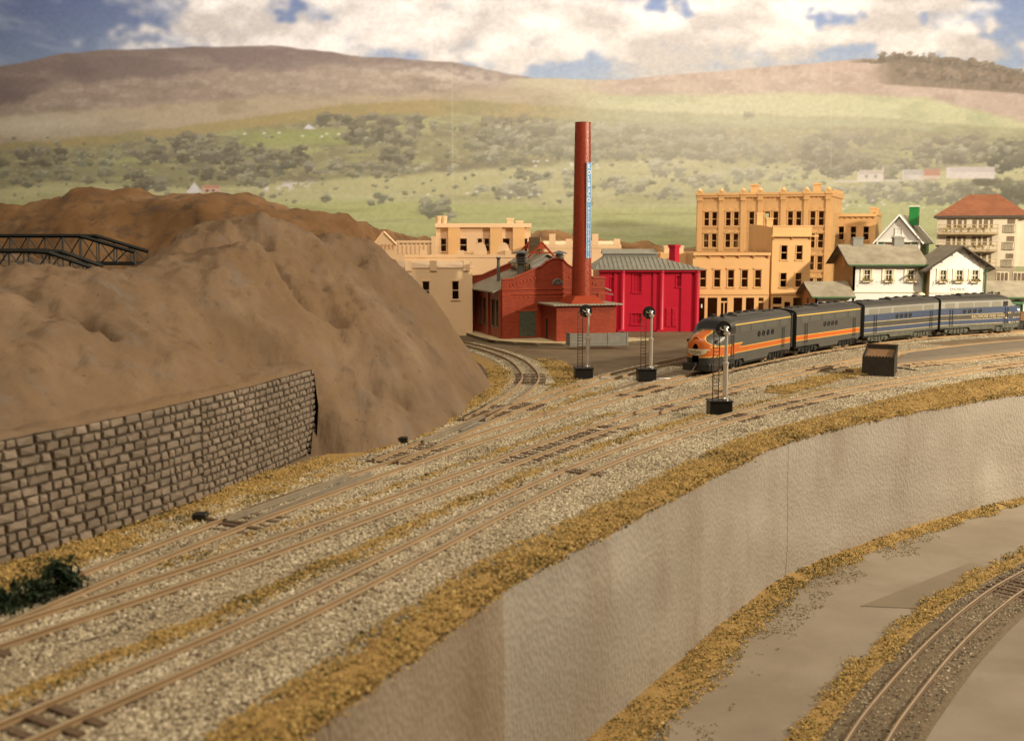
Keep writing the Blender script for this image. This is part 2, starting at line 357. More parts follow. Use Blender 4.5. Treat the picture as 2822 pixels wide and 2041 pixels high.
for a, b in zip(joints[:-1], joints[1:]):
    q = np.linspace(a + 0.003, b - 0.003, max(4, int((b - a) / 0.7))); n = len(q); rows = 12
    lean = 0.012 * (joints.index(a) % 2); V = np.zeros((n, rows, 3))
    for j in range(rows):
        fz = j / (rows - 1); z = -0.175 + (ZL - 0.2 + 0.175) * fz
        bul = ((fbm(q * 0.13, np.full(n, j * 0.3), 3, 21) - 0.5) * 0.35 + 0.10) * min(1, fz * 4) + lean * (a > 0)
        V[:, j, :2] = cT.off(q, bul - 0.03); V[:, j, 2] = z
    idx = np.arange(n * rows).reshape(n, rows)
    F = np.stack([idx[:-1, :-1], idx[:-1, 1:], idx[1:, 1:], idx[1:, :-1]], -1).reshape(-1, 4)
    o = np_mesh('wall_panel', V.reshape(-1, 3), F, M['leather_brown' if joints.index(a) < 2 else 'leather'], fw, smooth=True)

# ------------------------------------------------------------------ hills (thin plate surfaces through measured points)
def tps(P):
    P = np.array(P, float); n = len(P)
    def U(r2): return np.where(r2 > 1e-9, r2 * np.log(np.maximum(r2, 1e-9)), 0)
    D = ((P[:, None, :2] - P[None, :, :2]) ** 2).sum(-1); Kk = U(D) + np.eye(n) * 4.0
    A = np.zeros((n + 3, n + 3)); A[:n, :n] = Kk; A[:n, n] = 1; A[:n, n + 1:] = P[:, :2]; A[n, :n] = 1; A[n + 1:, :n] = P[:, :2].T
    w = np.linalg.solve(A, np.r_[P[:, 2], 0, 0, 0])
    def f(x, y):
        sh = np.shape(x); x = np.ravel(x); y = np.ravel(y); out = np.zeros(len(x))
        for i in range(0, len(x), 20000):
            xx = x[i:i + 20000]; yy = y[i:i + 20000]
            out[i:i + 20000] = U((xx[:, None] - P[None, :, 0]) ** 2 + (yy[:, None] - P[None, :, 1]) ** 2) @ w[:n] + w[n] + w[n + 1] * xx + w[n + 2] * yy
        return out.reshape(sh)
    return f
SW = Curve([(-27, 21.5), (-22.6, 30.0), (-18.6, 38.4), (-16.3, 43.3), (-14.2, 48.9), (-12.4, 55.0), (-11.1, 60.2)])   # foot of the stone wall
SWH = 4.6
def px3(px, py, Y): v = aty(px, py, Y); return (v.x, v.y, v.z)
hp = [px3(-260, 795, 44), px3(0, 785, 51), px3(120, 772, 53), px3(250, 764, 56), px3(380, 742, 60), px3(480, 720, 64),
      px3(547, 640, 72), px3(647, 588, 75), px3(700, 594, 77), px3(796, 613, 80), px3(858, 655, 82), px3(920, 655, 84), px3(1033, 675, 86), px3(1095, 734, 87),
      px3(1170, 798, 88), px3(1232, 873, 88), px3(1282, 958, 88), px3(1330, 1030, 88),
      px3(560, 690, 68), px3(640, 700, 68), px3(760, 720, 72), px3(880, 760, 75), px3(1000, 800, 78), px3(1100, 880, 77), px3(1180, 960, 75), px3(1010, 980, 67), px3(1120, 1060, 67), px3(1200, 1080, 70), px3(930, 1100, 62.5), px3(1010, 1150, 61.5), px3(1100, 1150, 63.5)]
hp += [(*atz(x, y, 0)[:2], -0.25) for x, y in ((880, 1243), (940, 1248), (1000, 1240), (1080, 1230), (1140, 1212), (1190, 1188), (1245, 1152), (1295, 1108), (1330, 1082), (1360, 1060))]
hp += [(0.0, 84, -2.5), (-2.5, 93, -0.4), (-4.5, 101, -0.3), (-8, 107, -0.3), (-14, 110, 2), (-22, 104, 6), (-32, 90, 7), (-40, 74, 7.5), (-48, 55, 7.5), (-55, 35, 8)]
for s_ in np.linspace(0, SW.L, 7):
    x, y = SW.at(s_); hp.append((x - 0.25, y + 0.1, SWH)); x, y = SW.off(s_, -3.2); hp.append((x, y, SWH + 1.6 + 0.5 * math.sin(s_)))
hp += [(-10.95, 60.8, 4.2), (-10.6, 60.1, 1.9), (-10.75, 59.1, -0.5), (-11.5, 57.3, -1.4), (-9.5, 57.5, -1.2), (-28, 60, 7.8), (-33, 63, 7.0), (-31, 71, 7.0), (-26, 69, 8.2), (-27, 80, 7.5), (-24, 76, 9.8), (-36, 80, 7), (-40, 64, 7), (-30, 55.5, 9.6), (-36, 52, 9.0), (-16, 92, 7.5), (-22, 92, 7)]
hf = tps(hp)
def seg(x, y, pts, width):              # distance field to a polyline, for creases
    d = np.full(np.shape(x), 1e9)
    for (a, b), (c, e) in zip(pts[:-1], pts[1:]):
        t = np.clip(((x - a) * (c - a) + (y - b) * (e - b)) / ((c - a) ** 2 + (e - b) ** 2 + 1e-9), 0, 1)
        d = np.minimum(d, np.hypot(x - a - t * (c - a), y - b - t * (e - b)))
    return np.exp(-(d / width) ** 2)
def on_hill(px, py):                    # where the sight line meets the smooth hill
    for Y in np.arange(36, 100, 0.3):
        v = aty(px, py, Y)
        if v.z < float(hf(np.array([v.x]), np.array([v.y]))[0]): return (v.x, v.y)
    return (v.x, v.y)
crease = [([on_hill(*p) for p in ((195, 855), (235, 880), (275, 905), (300, 925))], 0.38, 1.0), ([on_hill(*p) for p in ((30, 800), (80, 812), (130, 835))], 0.4, 0.5),
          ([on_hill(*p) for p in ((745, 700), (770, 740), (800, 780), (830, 815))], 0.55, 1.2), ([on_hill(*p) for p in ((540, 672), (610, 660), (690, 640), (722, 650))], 0.7, 1.3),
          ([on_hill(*p) for p in ((560, 682), (620, 678))], 0.7, 0.7), ([on_hill(*p) for p in ((940, 705), (990, 715))], 0.7, 0.7), ([on_hill(*p) for p in ((1020, 1065), (1070, 1090), (1110, 1110))], 0.5, 0.8),
          ([on_hill(*p) for p in ((840, 830), (900, 850), (925, 870))], 0.7, 0.9), ([on_hill(*p) for p in ((872, 1080), (872, 1130), (872, 1180))], 0.35, 0.5), ([on_hill(*p) for p in ((1250, 1005), (1262, 1012))], 0.4, 0.4)]
gx = np.arange(-50, 3.2, 0.22); gy = np.arange(24, 110, 0.22); X, Y = np.meshgrid(gx, gy, indexing='ij')
Z = hf(X, Y); Zs = Z.copy()
amp = np.clip((Z + 0.2) / 2.0, 0, 1)
# swept plaster strokes, roughly down the slope, plus lumps
u_ = X * 0.80 + Y * 0.28; v_ = -X * 0.35 + Y * 0.75
Z += amp * ((fbm(u_ * 0.22, v_ * 0.10, 4, 3) - 0.5) * 1.1 + (fbm(u_ * 0.9, v_ * 0.30, 4, 31) - 0.5) * 0.75 + (fbm(X * 1.5, Y * 1.1, 3, 77) - 0.5) * 0.30)
rid = 1 - np.abs(2 * fbm(u_ * 0.33, v_ * 0.13, 4, 55) - 1); Z += amp * (rid - 0.75) * 0.7
pk = np.exp(-((X + 18.5) / 6.5) ** 2 - ((Y - 72) / 8) ** 2); r2 = np.abs(2 * fbm(X * 0.55, Y * 0.42, 5, 57, 0.6) - 1); Z += amp * (0.35 - r2) * (0.22 + 0.8 * pk)
pit = np.clip(fbm(u_ * 0.6, v_ * 0.45, 4, 58) - 0.62, 0, 1); Z -= amp * pit * 1.3
Z += amp * ((fbm(X * 3.1, Y * 2.4, 3, 59) - 0.5) * 0.16 + (fbm(u_ * 1.6, v_ * 0.7, 4, 61, 0.6) - 0.5) * 0.35)
for pts, wdt, dep in crease: Z -= seg(X, Y, pts, wdt) * dep
sy = np.interp(Y, SW.P[:, 1], SW.P[:, 0])       # x of wall foot at that y
# keep the strip next to the stone wall at the wall's height
dw = np.full(X.shape, 1e9)
for a in SW.P[::3]: dw = np.minimum(dw, np.hypot(X - a[0], Y - a[1]))
inw = np.clip(1 - dw / 2.2, 0, 1) * (Y < 60.4) * (X < sy + 0.05); Z = Z * (1 - inw) + (SWH - 0.32 + 0.55 * dw) * inw
keep = ((X < sy - 0.12) | (Y > 60.25) | ((X > sy + 0.17) & (Y > 58.0))) & (Z > -0.6)
nx, ny = X.shape; idx = np.arange(nx * ny).reshape(nx, ny)
kf = keep[:-1, :-1] & keep[1:, :-1] & keep[1:, 1:] & keep[:-1, 1:]
F = np.stack([idx[:-1, :-1], idx[1:, :-1], idx[1:, 1:], idx[:-1, 1:]], -1)[kf]
t = NT('brown_plaster_hill'); a = t.noise(0.22, 6, 0.62); col = t.ramp(a.outputs['Fac'], [(0.30, (0.108, 0.067, 0.036)), (0.52, (0.152, 0.099, 0.058)), (0.72, (0.195, 0.134, 0.086))])
b = t.noise(0.5, 5, 0.7); col = t.mix(t.ramp(b.outputs['Fac'], [(0.56, (0, 0, 0)), (0.68, (0.65, 0.65, 0.65))]), col, (0.135, 0.112, 0.096))
b2 = t.noise(1.3, 6, 0.7); col = t.mix(t.ramp(b2.outputs['Fac'], [(0.55, (0, 0, 0)), (0.74, (0.8, 0.8, 0.8))]), col, (0.075, 0.050, 0.028))
b3 = t.noise(0.12, 3); col = t.mix(t.ramp(b3.outputs['Fac'], [(0.45, (0, 0, 0)), (0.66, (0.7, 0.7, 0.7))]), col, (0.155, 0.094, 0.045))
vs = t.n('ShaderNodeTexVoronoi'); vs.inputs['Scale'].default_value = 0.9; t.l(t.co.outputs['Object'], vs.inputs['Vector'])
col = t.mix(t.ramp(vs.outputs['Distance'], [(0.03, (1, 1, 1)), (0.07, (0, 0, 0))]), col, (0.05, 0.03, 0.018))
mp = t.n('ShaderNodeMapping'); mp.inputs['Rotation'].default_value = (0, 0, 0.7); mp.inputs['Scale'].default_value = (2.6, 0.7, 1.0); t.l(t.co.outputs['Object'], mp.inputs[0])
n4 = t.noise(0.45, 5, 0.5); t.l(mp.outputs[0], n4.inputs['Vector']); t.bump(n4.outputs['Fac'], 0.55, 0.4)
M['hill'] = t.done(col, 0.75, 0, 0.3)
used = np.unique(F); remap = -np.ones(nx * ny, int); remap[used] = np.arange(len(used))
o = np_mesh('hill', np.stack([X, Y, Z], -1).reshape(-1, 3)[used], remap[F], M['hill'], smooth=True)
tag(o, 'large brown plaster hill rising behind the stone block wall', 'hill', None, 'structure')
sheet('hill_lip', SW, 1, SW.L, [0.07, 0.0, -0.35, -0.9, -1.5], [SWH - 0.10, SWH + 0.05, SWH + 0.12, SWH + 0.22, SWH + 0.25], M['hill'], 0.35, 'plaster lip of the brown hill over the stone wall', 'hill', 'structure', noise=0.12)

# far brown hill in front of the backdrop
sil = [(-600, 590), (-300, 575), (0, 562), (80, 560), (150, 552), (230, 527), (290, 522), (340, 530), (420, 537), (500, 534), (600, 527), (690, 540), (740, 562), (800, 577), (880, 582), (960, 600), (1050, 632), (1150, 655), (1330, 640), (1540, 638), (1700, 662), (1900, 684), (2050, 690), (2300, 720)]
xs = np.arange(-72, 46, 0.6); vs_ = np.linspace(0, 1, 40)
def ytop(x): k = np.clip((np.asarray(x) + 26) / 14, 0, 1); return 156 + 32 * k * k * (3 - 2 * k)
sx = np.array([aty(a, b, float(ytop((a - 1411) / 3000 * 165))).x for a, b in sil]); sz = np.array([aty(a, b, float(ytop((a - 1411) / 3000 * 165))).z for a, b in sil])
Xb, Vb = np.meshgrid(xs, vs_, indexing='ij'); top = np.interp(Xb, sx, sz)
prof = np.sin(np.clip(Vb / 0.72, 0, 1) * math.pi / 2) ** 1.15 * np.where(Vb > 0.72, 1 - (Vb - 0.72) * 1.6, 1)
Yb = ytop(Xb) + (Vb - 0.72) * np.where(Xb < -14, 34, 14) + (fbm(Xb * 0.12, Vb * 4, 3, 8) - 0.5) * 5; Zb = -0.5 + (top + 0.5) * prof
Zb += (fbm(Xb * 0.30, Yb * 0.30, 5, 9, 0.62) - 0.5) * 3.6 * np.clip(Zb / 4, 0, 1) * (1.35 - Vb); Zb += (0.5 - np.abs(fbm(Xb * 0.35, Yb * 0.2, 4, 19) - 0.5) * 2) * 0.8 * (1.1 - Vb)
n1, n2 = Xb.shape; idx = np.arange(n1 * n2).reshape(n1, n2)
F = np.stack([idx[:-1, :-1], idx[1:, :-1], idx[1:, 1:], idx[:-1, 1:]], -1).reshape(-1, 4)
M['hill2'] = groundmat('orange_brown_hill', [(0.3, (0.125, 0.062, 0.024)), (0.55, (0.18, 0.098, 0.042)), (0.75, (0.235, 0.150, 0.085))], 0.16, 1.0, 0.6, 0.9, (0.35, 0.5, 0.66, (0.095, 0.058, 0.034)))
tag(np_mesh('far_hill', np.stack([Xb, Yb, Zb], -1).reshape(-1, 3), F, M['hill2'], smooth=True), 'orange brown far hill ridge in front of the printed backdrop', 'hill', None, 'structure')

# ------------------------------------------------------------------ printed backdrop (a paper panorama behind the layout)
def smooth(a, b, x): t = np.clip((x - a) / (b - a), 0, 1); return t * t * (3 - 2 * t)
NXB, NZB = 1000, 380
bx = np.linspace(-135, 135, NXB); bz = np.linspace(-1.0, 72, NZB)
BX, BZ = np.meshgrid(bx, bz, indexing='ij'); BY = 204 - (BX / 135) ** 2 * 16
dzz = BZ - CAMH; fwd = BY * math.cos(PITCH) - dzz * math.sin(PITCH); upd = BY * math.sin(PITCH) + dzz * math.cos(PITCH)
PX = W0 / 2 + FPX * BX / fwd; PY = H0 / 2 - FPX * upd / fwd       # print coordinates on the paper
C = np.zeros(PX.shape + (3,))
def put(mask, col): C[:] = C * (1 - mask[..., None]) + np.asarray(col) * mask[..., None]
def tint(col, n, amt): return np.asarray(col) * (1 + (n[..., None] - 0.5) * 2 * amt)
nA = fbm(PX / 90, PY / 30, 5, 1); nB = fbm(PX / 22, PY / 12, 4, 2); nC = fbm(PX / 260, PY / 120, 4, 3); nD = fbm(PX / 9, PY / 7, 3, 4)
tt = np.clip(PY / 260, -1.5, 1)[..., None]
skyt = smooth(500, 1300, PX)[..., None]
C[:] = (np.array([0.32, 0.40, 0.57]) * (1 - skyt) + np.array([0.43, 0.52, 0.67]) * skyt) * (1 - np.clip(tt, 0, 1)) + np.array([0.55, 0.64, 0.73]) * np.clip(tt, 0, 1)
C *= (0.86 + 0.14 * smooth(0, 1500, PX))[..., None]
streak = smooth(0.42, 0.7, fbm((PX + PY * 2.2) / 300, (PY - PX * 0.35) / 60, 4, 6)) * smooth(700, 100, PX); put(streak * 0.45, (0.60, 0.64, 0.68))
# clouds
wob = (fbm(PX / 75, PY / 55, 5, 11) - 0.5); wob2 = (fbm(PX / 24, PY / 20, 4, 12) - 0.5)
WX = PX + (fbm(PX / 70, PY / 50, 4, 91) - 0.5) * 190 + (fbm(PX / 22, PY / 18, 3, 93) - 0.5) * 60; WY = PY + (fbm(PX / 80, PY / 50, 4, 92) - 0.5) * 110 + (fbm(PX / 22, PY / 18, 3, 94) - 0.5) * 36
def ell(cx, cy, rx, ry): return 1 - np.hypot((WX - cx) / rx, (WY - cy) / ry)
dens = np.full(PX.shape, -0.6)
for e in ((640, 40, 190, 130), (820, 110, 260, 120), (1120, 70, 330, 130), (1450, 40, 360, 150), (1330, 150, 170, 60), (1850, 80, 380, 150), (2150, 90, 280, 120), (2450, 60, 260, 90), (2500, 130, 190, 55), (2690, 105, 90, 60), (2660, 130, 130, 50), (2840, 170, 60, 40), (2200, 0, 700, 60), (390, 130, 100, 16), (398, 72, 22, 24), (300, 95, 24, 18), (450, 95, 40, 14), (1000, -60, 700, 110)):
    dens = np.maximum(dens, ell(*e) * min(1, e[3] / 60))
for e in ((1590, 190, 130, 46), (1840, 15, 70, 50), (815, 35, 48, 34), (2290, 40, 60, 70), (2525, 68, 60, 26), (2790, 40, 90, 90), (2330, 150, 80, 26)):
    dens = dens - 1.15 * smooth(0, 0.8, np.clip(ell(*e) * 1.1 + wob * 1.0 + wob2 * 0.7, 0, 1))
den = dens + wob * 0.85 + wob2 * 0.40
mask = smooth(-0.30, 0.42, den)
for _k in range(5): mask = (mask + np.roll(mask, 1, 0) + np.roll(mask, -1, 0) + np.roll(mask, 1, 1) + np.roll(mask, -1, 1)) / 5
sh = np.clip(0.68 + 1.0 * (fbm((PX + 12) / 150, (PY + 20) / 95, 4, 15, 0.45) - fbm((PX - 12) / 150, (PY - 20) / 95, 4, 15, 0.45)) * 2.4 + wob * 0.30 + wob2 * 0.12 - 0.30 * smooth(0.9, 0.1, den), 0, 1)
grey = np.clip(np.exp(-((PX - 1900) / 230) ** 2 - ((PY - 165) / 55) ** 2) + 0.5 * np.exp(-((PX - 640) / 160) ** 2 - ((PY - 110) / 40) ** 2), 0, 1)
sh = np.clip(sh - 0.75 * grey, 0, 1)[..., None]
cl = np.array([0.72, 0.70, 0.66]) * (1 - sh) + np.array([0.92, 0.90, 0.85]) * sh
C[:] = C * (1 - mask[..., None]) + cl * mask[..., None]
def band(pts, soft=4, rough=10, seed=40):
    xs = [p[0] for p in pts]; ys = [p[1] for p in pts]
    return smooth(-soft, soft, PY - np.interp(PX, xs, ys) - (fbm(PX / 60, PX * 0 + seed, 4, seed) - 0.5) * rough)
# mountains
m = band([(-700, 230), (0, 186), (124, 157), (249, 141), (436, 134), (747, 125), (871, 140), (996, 157), (1245, 170), (1411, 206), (1560, 232), (1700, 262), (3600, 300)], 4, 7, 41)
put(m, (0.44, 0.375, 0.34)); put(m * smooth(0.5, 0.75, nA) * 0.55, (0.56, 0.50, 0.43)); put(m * smooth(0.5, 0.3, nC) * 0.5, (0.36, 0.30, 0.28))
pal = m * np.clip(np.exp(-((PX - 1120) / 330) ** 2 - ((PY - 222) / 42) ** 2) * 1.2, 0, 1) * (0.55 + 0.45 * smooth(0.3, 0.6, nB)); put(pal, (0.74, 0.68, 0.59))
pal2 = m * band([(-700, 320), (0, 292), (150, 235), (420, 215), (700, 190), (1000, 190), (1500, 250), (3600, 300)], 12, 30, 43) * 0.75; put(pal2, (0.60, 0.53, 0.44)); put(pal2 * smooth(0.5, 0.7, nB) * 0.5, (0.70, 0.65, 0.55)); put(pal2 * smooth(0.55, 0.75, nA) * 0.6, (0.45, 0.39, 0.33))
m = band([(-700, 900), (1330, 240), (1411, 216), (1600, 220), (1722, 221), (1847, 208), (2095, 187), (2344, 166), (2419, 163), (2480, 168), (2640, 180), (2822, 215), (3600, 330)], 3, 6, 42) * smooth(1330, 1480, PX)
put(m, (0.70, 0.60, 0.52)); put(m * smooth(0.48, 0.7, nA) * 0.7, (0.59, 0.49, 0.43)); put(m * smooth(0.55, 0.75, nB) * 0.5, (0.78, 0.70, 0.61)); put(m * smooth(1760, 1500, PX) * 0.8, (0.70, 0.68, 0.52))
ft = band([(2400, 158), (2419, 163), (2470, 152), (2520, 152), (2624, 164), (2720, 180), (2822, 202), (3600, 300)], 3, 22, 44) * smooth(238, 230, PY - 0.066 * (PX - 2460) ) * smooth(2395, 2470, PX + (PY < 175) * 70)
put(ft, (0.40, 0.335, 0.26)); put(ft * smooth(0.5, 0.8, fbm(PX / 7, PY / 60, 3, 46)) * 0.6, (0.50, 0.43, 0.34)); put(ft * smooth(0.5, 0.7, fbm(PX / 10, PY / 12, 3, 47)) * smooth(210, 160, PY - 0.066 * (PX - 2460)) * 0.6, (0.34, 0.31, 0.22))
# slopes and fields
m = band([(-700, 350), (0, 322), (200, 305), (560, 283), (800, 262), (1100, 262), (1450, 240), (1750, 268), (2000, 262), (2300, 258), (2560, 272), (2680, 305), (2822, 335), (3600, 400)], 9, 12, 48)
put(m, (0.65, 0.585, 0.46)); rr = smooth(1450, 1750, PX)
put(m * rr, (0.73, 0.73, 0.52)); put(m * rr * smooth(0.5, 0.7, nA) * 0.8, (0.62, 0.64, 0.44)); put(m * (1 - rr) * smooth(0.5, 0.72, nA) * 0.6, (0.53, 0.47, 0.36)); put(m * (1 - rr) * np.exp(-((PX - 60) / 260) ** 2 - ((PY - 345) / 30) ** 2) * 0.8, (0.73, 0.69, 0.57))
m = band([(-700, 420), (0, 398), (300, 372), (620, 335), (900, 295), (1150, 275), (1350, 280), (1700, 305), (2100, 318), (2450, 330), (2822, 360), (3600, 380)], 7, 10, 49)
put(m, (0.60, 0.53, 0.33)); put(m * rr, (0.60, 0.61, 0.43)); put(m * smooth(0.52, 0.7, nA) * 0.6, (0.50, 0.49, 0.31))
m = band([(-700, 430), (0, 415), (300, 398), (560, 372), (800, 345), (1000, 320), (1300, 318), (1700, 335), (2100, 350), (2400, 352), (2822, 380), (3600, 400)], 8, 16, 50)
put(m, (0.54, 0.52, 0.36)); put(m * smooth(0.45, 0.65, nA) * 0.85, (0.47, 0.44, 0.33)); put(m * smooth(0.55, 0.75, nB) * 0.55, (0.66, 0.64, 0.45)); put(m * smooth(0.62, 0.74, fbm(PX / 160, PY / 26, 4, 71)) * 0.7, (0.63, 0.63, 0.40))
put(np.clip(np.exp(-((PX - 830) / 190) ** 4 - ((PY - 378) / 22) ** 4) * 0.85, 0, 1), (0.56, 0.59, 0.33))
m = band([(-700, 520), (0, 520), (200, 505), (420, 512), (560, 520), (760, 505), (1000, 492), (1300, 470), (1600, 448), (1900, 438), (2150, 448), (2400, 470), (2822, 455), (3600, 450)], 8, 18, 51)
put(m, (0.71, 0.69, 0.48)); put(m * smooth(0.5, 0.7, fbm(PX / 200, PY / 16, 4, 52)) * 0.6, (0.61, 0.60, 0.40)); put(m * smooth(0.55, 0.75, fbm(PX / 120, PY / 14, 4, 53)) * 0.6, (0.75, 0.74, 0.55))
m = band([(-700, 580), (0, 560), (500, 560), (900, 550), (1300, 560), (1700, 575), (2200, 560), (2500, 552), (2822, 560), (3600, 560)], 9, 12, 54)
put(m, (0.68, 0.69, 0.43)); put(m * smooth(0.5, 0.75, fbm(PX / 260, PY / 18, 4, 56)) * 0.6, (0.73, 0.72, 0.50)); put(m * smooth(0.55, 0.7, fbm(PX / 170, PY / 10, 4, 57)) * 0.35, (0.52, 0.51, 0.31))
# printed trees and bushes
prng = np.random.default_rng(11)
def bush(cx, cy, r, col, ry=0.75):
    i0, i1 = np.searchsorted(PX[:, NZB // 2], [cx - r * 1.7, cx + r * 1.7])
    if i1 <= i0: return
    rowy = PY[NXB // 2]; j = np.where((rowy > cy - r * 1.9) & (rowy < cy + r * 1.9))[0]
    if len(j) == 0: return
    sl = (slice(i0, i1), slice(j.min(), j.max() + 1)); x = PX[sl]; y = PY[sl]
    d = np.hypot((x - cx) / r, (y - cy) / (r * ry)) + (nB[sl] - 0.5) * 1.3 + (nD[sl] - 0.5) * 0.9
    a = smooth(1.0, 0.7, d) * 0.9
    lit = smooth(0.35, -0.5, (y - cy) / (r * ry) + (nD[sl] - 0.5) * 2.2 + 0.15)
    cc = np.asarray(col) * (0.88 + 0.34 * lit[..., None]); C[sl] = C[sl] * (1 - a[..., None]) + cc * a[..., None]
def grove(x0, x1, y0, y1, n, r0, r1, col):
    for _ in range(int(n * 1.7)):
        y = prng.uniform(y0, y1); k = prng.uniform(-0.05, 0.05); bush(prng.uniform(x0, x1), y, prng.uniform(r0, r1), np.asarray(col) + k)
dk = (0.42, 0.40, 0.31); md_ = (0.49, 0.48, 0.37); pl = (0.58, 0.57, 0.45)
for a in ((40, 190, 412, 450, 9, 12, 26, dk), (200, 330, 425, 455, 7, 10, 22, md_), (0, 300, 470, 505, 9, 10, 26, md_), (370, 470, 400, 445, 6, 12, 26, dk), (480, 580, 372, 410, 8, 12, 26, dk), (400, 560, 380, 395, 6, 8, 16, dk),
          (500, 860, 400, 450, 26, 12, 28, dk), (640, 860, 425, 470, 14, 10, 24, dk), (340, 460, 480, 520, 7, 12, 30, dk), (500, 760, 460, 500, 12, 10, 22, dk), (660, 740, 480, 510, 4, 12, 22, md_),
          (870, 1220, 320, 352, 18, 12, 26, dk), (950, 1140, 348, 396, 12, 16, 34, dk), (1030, 1140, 415, 445, 8, 14, 28, dk), (860, 1130, 440, 480, 14, 10, 22, md_), (1190, 1300, 340, 360, 4, 10, 20, md_),
          (1330, 1520, 330, 400, 26, 14, 34, dk), (1300, 1480, 355, 440, 18, 14, 30, md_), (1480, 1760, 350, 430, 34, 14, 34, md_), (1720, 2000, 355, 430, 40, 14, 36, md_), (1900, 2140, 390, 440, 26, 14, 32, md_), (2050, 2080, 310, 325, 2, 10, 13, md_), (1560, 1700, 420, 440, 12, 10, 22, md_),
          (1120, 1260, 455, 470, 4, 10, 20, pl), (1330, 1480, 505, 535, 12, 12, 24, pl), (1430, 1480, 465, 490, 4, 12, 20, md_), (1500, 1580, 470, 510, 4, 14, 24, pl), (1660, 1720, 490, 520, 4, 12, 22, pl), (1800, 1880, 445, 480, 9, 14, 26, pl), (1700, 1780, 500, 525, 6, 10, 22, pl), (2020, 2200, 470, 495, 12, 10, 22, pl), (1820, 1880, 520, 540, 5, 12, 22, pl), (1880, 2060, 480, 520, 9, 8, 20, pl),
          (2220, 2380, 370, 460, 22, 14, 34, dk), (2230, 2480, 430, 480, 20, 12, 28, dk), (2520, 2720, 375, 440, 22, 14, 32, dk), (2740, 2830, 400, 460, 12, 18, 36, (0.30, 0.29, 0.21)), (2480, 2600, 440, 462, 8, 10, 20, dk), (2540, 2820, 395, 440, 10, 10, 20, md_), (2450, 2480, 460, 495, 4, 12, 20, md_),
          (2380, 2540, 508, 545, 18, 12, 28, pl), (2540, 2720, 510, 550, 24, 12, 28, md_), (2690, 2830, 495, 560, 18, 16, 32, (0.34, 0.33, 0.23)), (2180, 2360, 505, 540, 10, 10, 24, pl), (1170, 1230, 545, 590, 8, 12, 24, md_), (1200, 1250, 575, 600, 5, 10, 20, md_), (1010, 1060, 540, 560, 4, 8, 16, md_), (880, 910, 535, 555, 3, 8, 12, md_), (2824, 3200, 380, 460, 20, 14, 34, dk), (-400, 0, 410, 470, 20, 12, 30, dk)):
    grove(*a)
for x in range(2425, 3000, 7): bush(x + prng.uniform(-3, 3), float(np.interp(x, [2400, 2470, 2520, 2624, 2720, 2822, 3600], [160, 156, 156, 168, 184, 206, 300])) + prng.uniform(-4, 8), prng.uniform(7, 13), np.array((0.36, 0.31, 0.24)) + prng.uniform(-.04, .05), 1.25)
for x in range(2470, 3000, 6): bush(x + prng.uniform(-3, 3), float(np.interp(x, [2400, 2470, 2624, 2822, 3600], [200, 205, 215, 240, 320])) + prng.uniform(-18, 12), prng.uniform(6, 12), np.array((0.38, 0.32, 0.25)) + prng.uniform(-.05, .06), 1.9)
for _ in range(420): bush(prng.uniform(-200, 3000), prng.uniform(375, 560), prng.uniform(4, 10), np.array((0.47, 0.47, 0.35)) + prng.uniform(-.06, .08))
# printed farmhouses, walls, sheep
def quad(x0, x1, y0, y1, col, sl=0.0):
    k = smooth(x0 - 2, x0 + 2, PX) * smooth(x1 + 2, x1 - 2, PX) * smooth(y0 - 2, y0 + 2, PY - sl * (PX - x0)) * smooth(y1 + 2, y1 - 2, PY); put(k, col)
def gable(x0, x1, ya, yb, xa, col):
    yy = np.interp(PX, [x0, xa, x1], [yb, ya, yb]); put(smooth(x0 - 1, x0 + 1, PX) * smooth(x1 + 1, x1 - 1, PX) * smooth(-2, 2, PY - yy) * smooth(yb + 2, yb - 2, PY), col)
quad(2362, 2436, 474, 501, (0.86, 0.82, 0.74)); quad(2368, 2436, 468, 480, (0.74, 0.68, 0.60)); quad(2385, 2391, 482, 490, (0.5, 0.46, 0.4)); quad(2410, 2416, 482, 490, (0.5, 0.46, 0.4)); quad(2432, 2437, 460, 475, (0.8, 0.76, 0.68))
quad(2486, 2545, 468, 496, (0.80, 0.77, 0.70)); quad(2490, 2545, 468, 482, (0.68, 0.66, 0.62)); quad(2545, 2590, 466, 492, (0.70, 0.47, 0.36)); quad(2545, 2590, 484, 493, (0.82, 0.72, 0.62))
quad(2608, 2742, 462, 492, (0.84, 0.80, 0.74)); quad(2620, 2742, 460, 474, (0.74, 0.70, 0.66)); quad(2300, 2365, 497, 503, (0.82, 0.78, 0.68)); quad(2440, 2490, 495, 500, (0.8, 0.77, 0.68))
gable(512, 560, 502, 532, 535, (0.84, 0.82, 0.77)); quad(556, 606, 512, 531, (0.80, 0.66, 0.54)); quad(560, 604, 512, 519, (0.74, 0.50, 0.38)); quad(566, 576, 522, 529, (0.4, 0.34, 0.28)); quad(584, 592, 522, 529, (0.4, 0.34, 0.28))
put(smooth(0.50, 0.62, fbm(PX / 16, PY / 9, 3, 60)) * np.clip(np.exp(-((PX - 770) / 90) ** 4 - ((PY - 515 + 0.1 * (PX - 770)) / 11) ** 2), 0, 1), (0.84, 0.81, 0.75)); gable(836, 872, 342, 356, 850, (0.78, 0.78, 0.76))
put(smooth(0.52, 0.66, fbm(PX / 18, PY / 8, 3, 61)) * np.exp(-((PX - 960) / 110) ** 4 - ((PY - 465) / 14) ** 2) * 0.7, (0.66, 0.62, 0.54))
